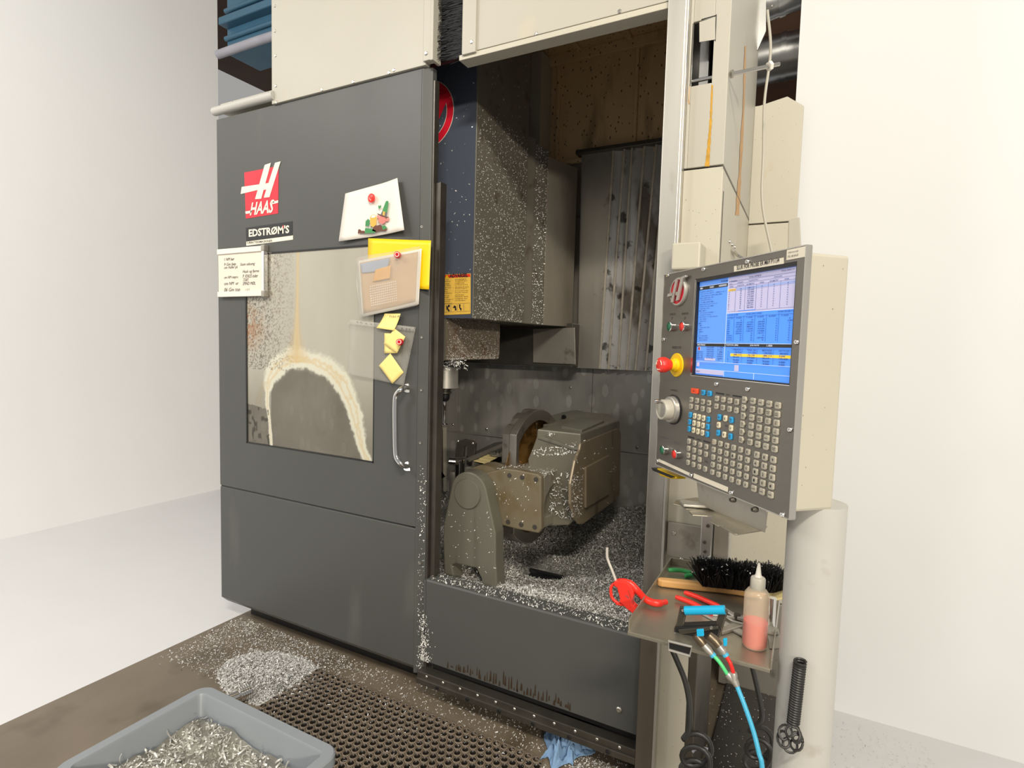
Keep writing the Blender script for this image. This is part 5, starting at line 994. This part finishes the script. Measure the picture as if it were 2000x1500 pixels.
F2 = [onY(*p, vy-.07) for p in [(1384, 1241), (1396, 1251), (1404, 1261), (1411, 1270), (1415, 1276)]]; fitting([F2[0], F2[1], F2[2]], [.009, .0105, .009]); fitting([F2[2], F2[3], F2[4]], [.0072, .0082, .0062], STEEL)
G().pY([(1360, 1230), (1374, 1229), (1375, 1243), (1361, 1244)], vy-.085, .005).obj('blue_lever', BLUE, vb, .0015); G().pY([(1412, 1248), (1420, 1247), (1420, 1262), (1413, 1263)], vy-.085, .005).obj('blue_lever', BLUE, vb, .0015)
for p in (F1[4], F2[4]): G().cyl(p, p+nrm(p-(F1[3] if p is F1[4] else F2[3]))*.006, .0068).obj('blue_collar', HB, vb, smooth=True)
HYp = vy-.075
j1 = onY(1420, 1316, HYp); j2 = onY(1432, 1313, HYp); jb = onY(1439, 1339, HYp)
tag(G().tube(bez([F1[4], onY(1405, 1293, HYp), j1]), .0042, 10).obj('green_hose', HG, None, smooth=True), 'short light green air hose between valve and splitter', 'hose')
tag(G().tube(bez([F2[4], onY(1426, 1295, HYp), j2]), .0042, 10).obj('red_hose', HR, None, smooth=True), 'short red air hose between valve and splitter', 'hose')
ysp = root('hose_splitter', 'metal Y splitter joining the green and red hoses to the blue one', 'hose fitting', jb)
m_ = onY(1433, 1328, HYp)
for j in (j1, j2): G().tube([j, j+(m_-j)*.3, m_], [.0064, .008, .0072], 12).obj('splitter_branch', STEEL, ysp, smooth=True)
G().tube([m_, onY(1437, 1334, HYp), jb], [.008, .0072, .0062], 12).obj('splitter_stem', STEEL, ysp, smooth=True)
tag(G().tube(bez([jb, onY(1455, 1380, HYp-.01), onY(1472, 1430, HYp-.02), onY(1482, 1470, HYp-.03), onY(1489, 1505, HYp-.035), onY(1492, 1640, HYp-.03), onY(1480, 1900, -.5)], 8), .0048, 12).obj('blue_hose', HB, None, smooth=True), 'long light blue air hose hanging down from the splitter', 'hose')
# loop holder and black coiled cable
lh = root('cable_holder', 'rectangular steel loop holder with a black plug under the tray front', 'holder', onY(1328, 1275, vy-.07))
P = [onY(*p, vy-.07) for p in [(1306, 1252), (1351, 1263), (1347, 1281), (1306, 1269)]]; G().tube(P, .0032, 8, closed=True).obj('holder_loop', STEEL, lh, smooth=True); G().prism(P, (0, .010, 0)).obj('holder_plug', BLACK, lh, .003)
for p in [(1296, 1250), (1301, 1250)]: pass
CY_ = vy+.02
coil = lambda cx, cy, rx, ry, n, drift, Y: [onY(cx+rx*math.cos(a)+drift[0]*a/6.28, cy+ry*math.sin(a)+drift[1]*a/6.28, Y+.012*math.cos(a*.5)) for a in np.linspace(-2.6, -2.6+6.283*n, int(18*n))]
pts = bez([onY(1314, 1272, CY_), onY(1322, 1290, CY_), onY(1338, 1330, CY_), onY(1346, 1370, CY_), onY(1347, 1410, CY_), onY(1344, 1430, CY_), onY(1334, 1444, CY_)], 6)+coil(1361, 1464, 28, 25, 2.3, (-2, 26), CY_)+[onY(1345, 1530, CY_), onY(1350, 1700, CY_)]
tag(G().tube(pts, .0065, 10).obj('coiled_cable', RUBBER, None, smooth=True), 'thick black cable with loose loops hanging below the tray', 'cable')
tag(G().tube([onY(1371+18*math.cos(a), 1470+9*math.sin(a), CY_+.06) for a in np.linspace(3.3, 6.1, 14)], .003, 8).obj('pale_tube', HB if 0 else PALEP, None, smooth=True), 'thin pale tube seen through the black cable loops', 'tube')
c2_ = bez([onY(1466, 1290, -.2), onY(1478, 1340, -.2), onY(1488, 1390, -.2), onY(1484, 1410, -.2), onY(1470, 1420, -.2)], 6)+coil(1484, 1450, 25, 24, 3, (-3, 24), -.2)
tag(G().tube(c2_, .007, 8).obj('rear_cable', RUBBER, None, smooth=True), 'second black cable hanging in the dark recess behind the blue hose', 'cable')
# spiral cord on the grey pole
sp0, sp1 = onY(1563, 1290, -.68), onY(1549, 1415, -.68); n = 26*14; P = []
for i in range(n):
    t = i/n; a = 2*math.pi*26*t; P.append(sp0*(1-t)+sp1*t+np.array([math.cos(a)*.010, math.sin(a)*.010, 0]))
q_ = onY(1543, 1440, -.69)
for i in range(90):
    a = 2*math.pi*i/12; b = 2*math.pi*i/90*1.2; P.append(q_+np.array([math.cos(b)*.014+math.cos(a)*.009, -.004+math.sin(a)*.006, math.sin(b)*.016+math.sin(a)*.009]))
tag(G().tube(P, .0024, 6).obj('spiral_cord', RUBBER, None, smooth=True), 'dark spiral cord hanging in front of the grey support pole', 'cord')

# ================================================================== UPPER RIGHT: DUCTS, CABLE, ROD
def duct(name, lab, pts, r, sr=()):
    m = root(name, lab, 'duct', pts[0]); G().tube(pts, r, 32).obj('duct_pipe', DUCT, m, smooth=True)
    for p, d in sr: G().cyl(np.array(p)-np.array(d)*.012, np.array(p)+np.array(d)*.012, r+.004, seg=32).obj('duct_seam', DUCT, m, smooth=True)
    return m
A = onY(1478, 10, .6); m = duct('bent_air_duct', 'short galvanised duct section with rivets at the top right', [onY(1445, 20, 1.1), onY(1505, 10, 1.1), onY(1560, -12, 1.1), onY(1640, -60, 1.1)], .066, [(onY(1487, 13, 1.1), nrm(onY(1505, 10, 1.1)-onY(1445, 20, 1.1))), (onY(1525, 2, 1.1), nrm(onY(1560, -12, 1.1)-onY(1505, 10, 1.1)))])
screws([onY(*p, 1.03) for p in [(1468, 18), (1508, 12)]], m, r=.006)
duct('air_duct', 'round galvanised spiral duct running right below the short duct', [onY(1470, 125, 1.35), onY(1530, 112, 1.35), onY(1640, 90, 1.35)], .11, [(onY(1532, 111, 1.35), nrm(onY(1640, 90, 1.35)-onY(1530, 112, 1.35)))])
tr = root('threaded_rod', 'horizontal threaded rod with a white nut sticking out of the column side', 'rod', onY(1430, 145, .1))
a, b = onY(1428, 145, -.0), onY(1522, 125, .1); G().cyl(a, b, .006).obj('rod_shaft', SCREW, tr, smooth=True); c = a+(b-a)*.77; G().cyl(c, c+(b-a)*.06, .014, seg=6).obj('rod_nut', WHITE, tr); G().cyl(a, a+(b-a)*.03, .012, seg=12).obj('rod_collar', SCREW, tr)
tag(G().tube(bez([onY(*p, .3) for p in [(1499, 20), (1505, 100), (1493, 200), (1491, 300), (1488, 370), (1492, 420), (1508, 495), (1515, 540)]], 6), .0045, 8).obj('white_cable', CREAM, None, smooth=True), 'thin off-white cable hanging down behind the pendant', 'cable')
G().box(-.25, .3, 1.5, 1.8, 2.7, 2.85).obj('dark_beam', BLACK) ; tag(bpy.data.objects['dark_beam'], 'black steel beam under the round duct', 'beam')

# ================================================================== FLOOR THINGS
# ring mat: hexagonal cells, each a plate with a round hole and its wall
mt = root('rubber_ring_mat', 'brown-grey rubber mat full of round holes in front of the machine', 'mat', (-1.4, -.6, 0))
mx0, mx1, my0, my1, pitch = -1.94, -.80, -1.25, -.065, .034
V = []; Fq = []; th = .013; nseg = 12
row = 0; y = my0
ca_, sa_ = np.cos(np.arange(nseg)*2*np.pi/nseg), np.sin(np.arange(nseg)*2*np.pi/nseg)
hexr = 1/np.cos(((np.arange(nseg)*2*np.pi/nseg+np.pi/6) % (np.pi/3))-np.pi/6)*pitch/2
while y < my1:
    x = mx0+(pitch/2 if row % 2 else 0)
    while x < mx1:
        b = len(V); r = .0122
        for rr, z in ((hexr*.96, .0135), (r+.0022, .0165), (r, .0155), (r-.0008, .002)):
            V += [(x+(rr[k] if hasattr(rr, '__len__') else rr)*ca_[k], y+(rr[k] if hasattr(rr, '__len__') else rr)*sa_[k], z) for k in range(nseg)]
        for l in range(3):
            for k in range(nseg): k2 = (k+1) % nseg; Fq.append((b+l*nseg+k, b+l*nseg+k2, b+(l+1)*nseg+k2, b+(l+1)*nseg+k))
        x += pitch
    y += pitch*.866; row += 1
tag(G().box(mx0, mx1, my0, my1, .0005, .002).obj('mat_dark_sheet', RUBBER, mt)); mr = tag(mesh_np('mat_rings', V, np.array(Fq), MATM, mt, WP[mt.name]), kind='stuff'); mr.data.materials.append(M('mat_hole_shade', srgb(38, 32, 26), .35, 0, .3, 30))  # black sheet added under the rings so the holes look dark
mi = np.zeros(len(Fq), np.int32); mi[np.arange(len(Fq)) % (3*nseg) >= 2*nseg] = 1; mr.data.polygons.foreach_set('material_index', mi)  # hole walls get a darker rubber, their shade painted into the colour
g = G(); g.box(mx0-.02, mx0-.005, my0, my1, 0.001, .01); g.box(mx0-.02, mx1, my1, my1+.018, .001, .01); tag(g.obj('mat_border', MATM, mt, .002), kind='stuff')
n = 1500; x = RNG.uniform(mx0, mx1, n); y = RNG.uniform(my0, my1, n)
# chip heap and scattered chips on the floor
fc = root('floor_chip_heap', 'bright heap of aluminium chips on the floor left of the mat, thinning out along the machine', 'metal chips', (-2.1, -.2, 0)); fc['kind'] = 'stuff'
n = 15000; hcx, hcy = -2.10, -.20; a = RNG.uniform(0, 2*np.pi, n); rr = RNG.random(n)**.62*.25; x = hcx+rr*np.cos(a)*1.15; y = hcy+rr*np.sin(a)*.72; zh = .028*np.clip(1-rr/.25, 0, 1)
chips('heap_chips', np.c_[x, y, zh*RNG.random(n)+.003], (0, 0, 1), .012, .0032, ALU, fc, curl=1.8, segs=2, lift=.4, org=WP[fc.name])
gx, gy = np.meshgrid(np.linspace(-1, 1, 30), np.linspace(-1, 1, 30)); rr = np.hypot(gx, gy).ravel(); idx = np.arange(900).reshape(30, 30); Fh = np.stack([idx[:-1, :-1], idx[:-1, 1:], idx[1:, 1:], idx[1:, :-1]], -1).reshape(-1, 4)
tag(mesh_np('heap_bed', np.c_[hcx+gx.ravel()*.27, hcy+gy.ravel()*.17, .022*np.clip(1-rr, -.1, 1)], Fh, PILEB, fc, WP[fc.name]), kind='stuff')
n = 5200; x = RNG.uniform(-2.72, -.5, n); y = .12-np.abs(RNG.normal(size=n))*.16-.02; k = (RNG.random(n) < np.where(x < -1.7, .9, .45)); x, y = x[k], y[k]
onm = (y < my1) & (x > mx0); chips('scattered_chips', np.c_[x, y, np.where(onm, .013, .003)], (0, 0, 1), .009, .0028, ALU, fc, curl=1.5, segs=2, lift=.25, org=WP[fc.name])
n = 2600; x = RNG.uniform(-2.7, -1.9, n); y = RNG.uniform(-.35, .1, n); chips('scattered_chips', np.c_[x, y, np.full(n, .003)], (0, 0, 1), .009, .0028, ALU, fc, curl=1.5, segs=2, lift=.25, org=WP[fc.name])
n = 1700; x = mx0+(mx1-mx0)*RNG.random(n)**.7; y = RNG.uniform(-.9, my1, n); chips('mat_chips', np.c_[x, y, np.full(n, .006)], (0, 0, 1), .011, .003, ALU, fc, curl=2, segs=2, lift=.5, org=WP[fc.name])
n = 1500; x = RNG.uniform(-.40, .5, n); y = RNG.uniform(-.2, .8, n); chips('scattered_chips', np.c_[x, y, np.where((x > -.26) & (x < .04) & (y > .06), .032, .003)], (0, 0, 1), .006, .002, ALUD, fc, segs=1, lift=.25, org=WP[fc.name])
n = 900; x = RNG.uniform(-.75, -.45, n); y = RNG.uniform(-.12, .06, n); chips('scattered_chips', np.c_[x, y, np.full(n, .003)], (0, 0, 1), .010, .003, ALU, fc, curl=1.5, segs=2, lift=.25, org=WP[fc.name])
# blue rag
nx_, ny_ = 46, 60; gu, gv = np.meshgrid(np.linspace(0, 1, nx_), np.linspace(0, 1, ny_)); U, Vv = gu.ravel(), gv.ravel()
A, B, C_, D_ = onZ(1073, 1418, .03), onZ(1162, 1455, .03), onZ(1112, 1500, .01), onZ(1056, 1488, .01)
Pp = (A[None]*(1-U)[:, None]+B[None]*U[:, None])*(1-Vv)[:, None]+(D_[None]*(1-U)[:, None]+C_[None]*U[:, None])*Vv[:, None]
fold = (fbm(U*1.0+.3, Vv+.7, 5, 31)-.35)*.16+.02*np.abs(np.sin(13*U+5*fbm(U, Vv, 3, 33)*3))+.012*np.abs(np.sin(25*U+9*Vv)); edge = np.minimum.reduce([U, 1-U, Vv, 1-Vv]); Pp[:, 2] = .006+np.clip(fold, 0, 1)*np.clip(edge*5, .12, 1)
Pp[:, 0] += .03*np.sin(7*Vv)*(U-.5); Pp[:, 1] += .025*np.sin(9*U)
idx = np.arange(nx_*ny_).reshape(ny_, nx_); o = mesh_np('blue_rag', Pp, np.stack([idx[:-1, :-1], idx[:-1, 1:], idx[1:, 1:], idx[1:, :-1]], -1).reshape(-1, 4), RAGB, None, (A+C_)/2*np.array([1, 1, 0]))
for p in o.data.polygons: p.use_smooth = True
o.modifiers.new('thick', 'SOLIDIFY').thickness = .002; tag(o, 'crumpled light blue cloth on the floor under the machine sill', 'cloth')
# plastic bin
bn = root('plastic_bin', 'grey plastic bin partly filled with bright chips at the lower left corner', 'bin', (-1.36, -1.02, 0))
zb = .45; bx0_, bx1_, by0_, by1_ = -1.64, -1.055, -1.24, -.815; rw = .032
def rr_(x0, x1, y0, y1, r, z, n=6):
    o = []
    for cx_, cy_, a0 in ((x1-r, y1-r, 0), (x0+r, y1-r, 90), (x0+r, y0+r, 180), (x1-r, y0+r, 270)): o += [(cx_+r*math.cos(math.radians(a0+90*k/n)), cy_+r*math.sin(math.radians(a0+90*k/n)), z) for k in range(n+1)]
    return o
g = G(); rings = [rr_(bx0_, bx1_, by0_, by1_, .045, zb-.03), rr_(bx0_, bx1_, by0_, by1_, .045, zb-.004), rr_(bx0_+.004, bx1_-.004, by0_+.004, by1_-.004, .042, zb), rr_(bx0_+rw, bx1_-rw, by0_+rw, by1_-rw, .02, zb), rr_(bx0_+rw+.004, bx1_-rw-.004, by0_+rw+.004, by1_-rw-.004, .018, zb-.006), rr_(bx0_+.06, bx1_-.06, by0_+.06, by1_-.06, .018, .02)]
n = len(rings[0])
for r_ in rings: g.v += r_
for j in range(len(rings)-1): g.f += [(j*n+i, j*n+(i+1) % n, (j+1)*n+(i+1) % n, (j+1)*n+i) for i in range(n)]
g.f.append(tuple(range((len(rings)-1)*n, len(rings)*n))); g.obj('bin_rim', GREYP, bn, smooth=True)
g = G(); a = rr_(bx0_+.028, bx1_-.028, by0_+.028, by1_-.028, .03, zb-.03); b = rr_(bx0_+.05, bx1_-.05, by0_+.05, by1_-.05, .03, .0); g.loft(b, a); g.f = g.f[:1]+g.f[2:]; g.obj('bin_wall', GREYP, bn, smooth=True)
gx, gy = np.meshgrid(np.linspace(bx0_+.05, bx1_-.05, 40), np.linspace(by0_+.05, by1_-.05, 40)); idx = np.arange(1600).reshape(40, 40)
X, Y = gx.ravel(), gy.ravel(); Z = .345+.07*fbm(X+4, Y+4, 9, 41)
cpile = root('bin_chips', 'pale fluffy mass of aluminium chips inside the grey bin', 'metal chips', (-1.36, -1.02, .3)); cpile['kind'] = 'stuff'
tag(mesh_np('chip_mass', np.c_[X, Y, Z], np.stack([idx[:-1, :-1], idx[:-1, 1:], idx[1:, 1:], idx[1:, :-1]], -1).reshape(-1, 4), M('pale_chip_mass', srgb(150, 148, 138), .4, .4, .5, 14, bump=1, bscale=40), cpile, WP[cpile.name]), kind='stuff')
n = 2200; X = RNG.uniform(bx0_+.06, bx1_-.06, n); Y = RNG.uniform(by0_+.06, by1_-.06, n); chips('bin_curls', np.c_[X, Y, .35+.07*fbm(X+4, Y+4, 9, 41)], (0, 0, 1), .03, .004, ALUD, cpile, curl=4, segs=5, lift=.6, org=WP[cpile.name])
a, b = onZ(452, 1364, .032), onZ(488, 1349, .032); g = root('threaded_plug', 'shiny threaded metal cylinder lying on the floor behind the bin rim', 'metal part', (a[0], a[1], 0)); d = nrm(b-a); ln = np.linalg.norm(b-a); prof = []
for k in range(5): prof += [(.028, ln*.4+k*ln*.12), (.031, ln*.4+k*ln*.12+ln*.03), (.031, ln*.4+k*ln*.12+ln*.09), (.028, ln*.4+(k+1)*ln*.12)]
G().rev([(.020, -.05), (.020, ln*.38)]+prof, a, d, 24).obj('plug_body', CHROME, g, smooth=True)
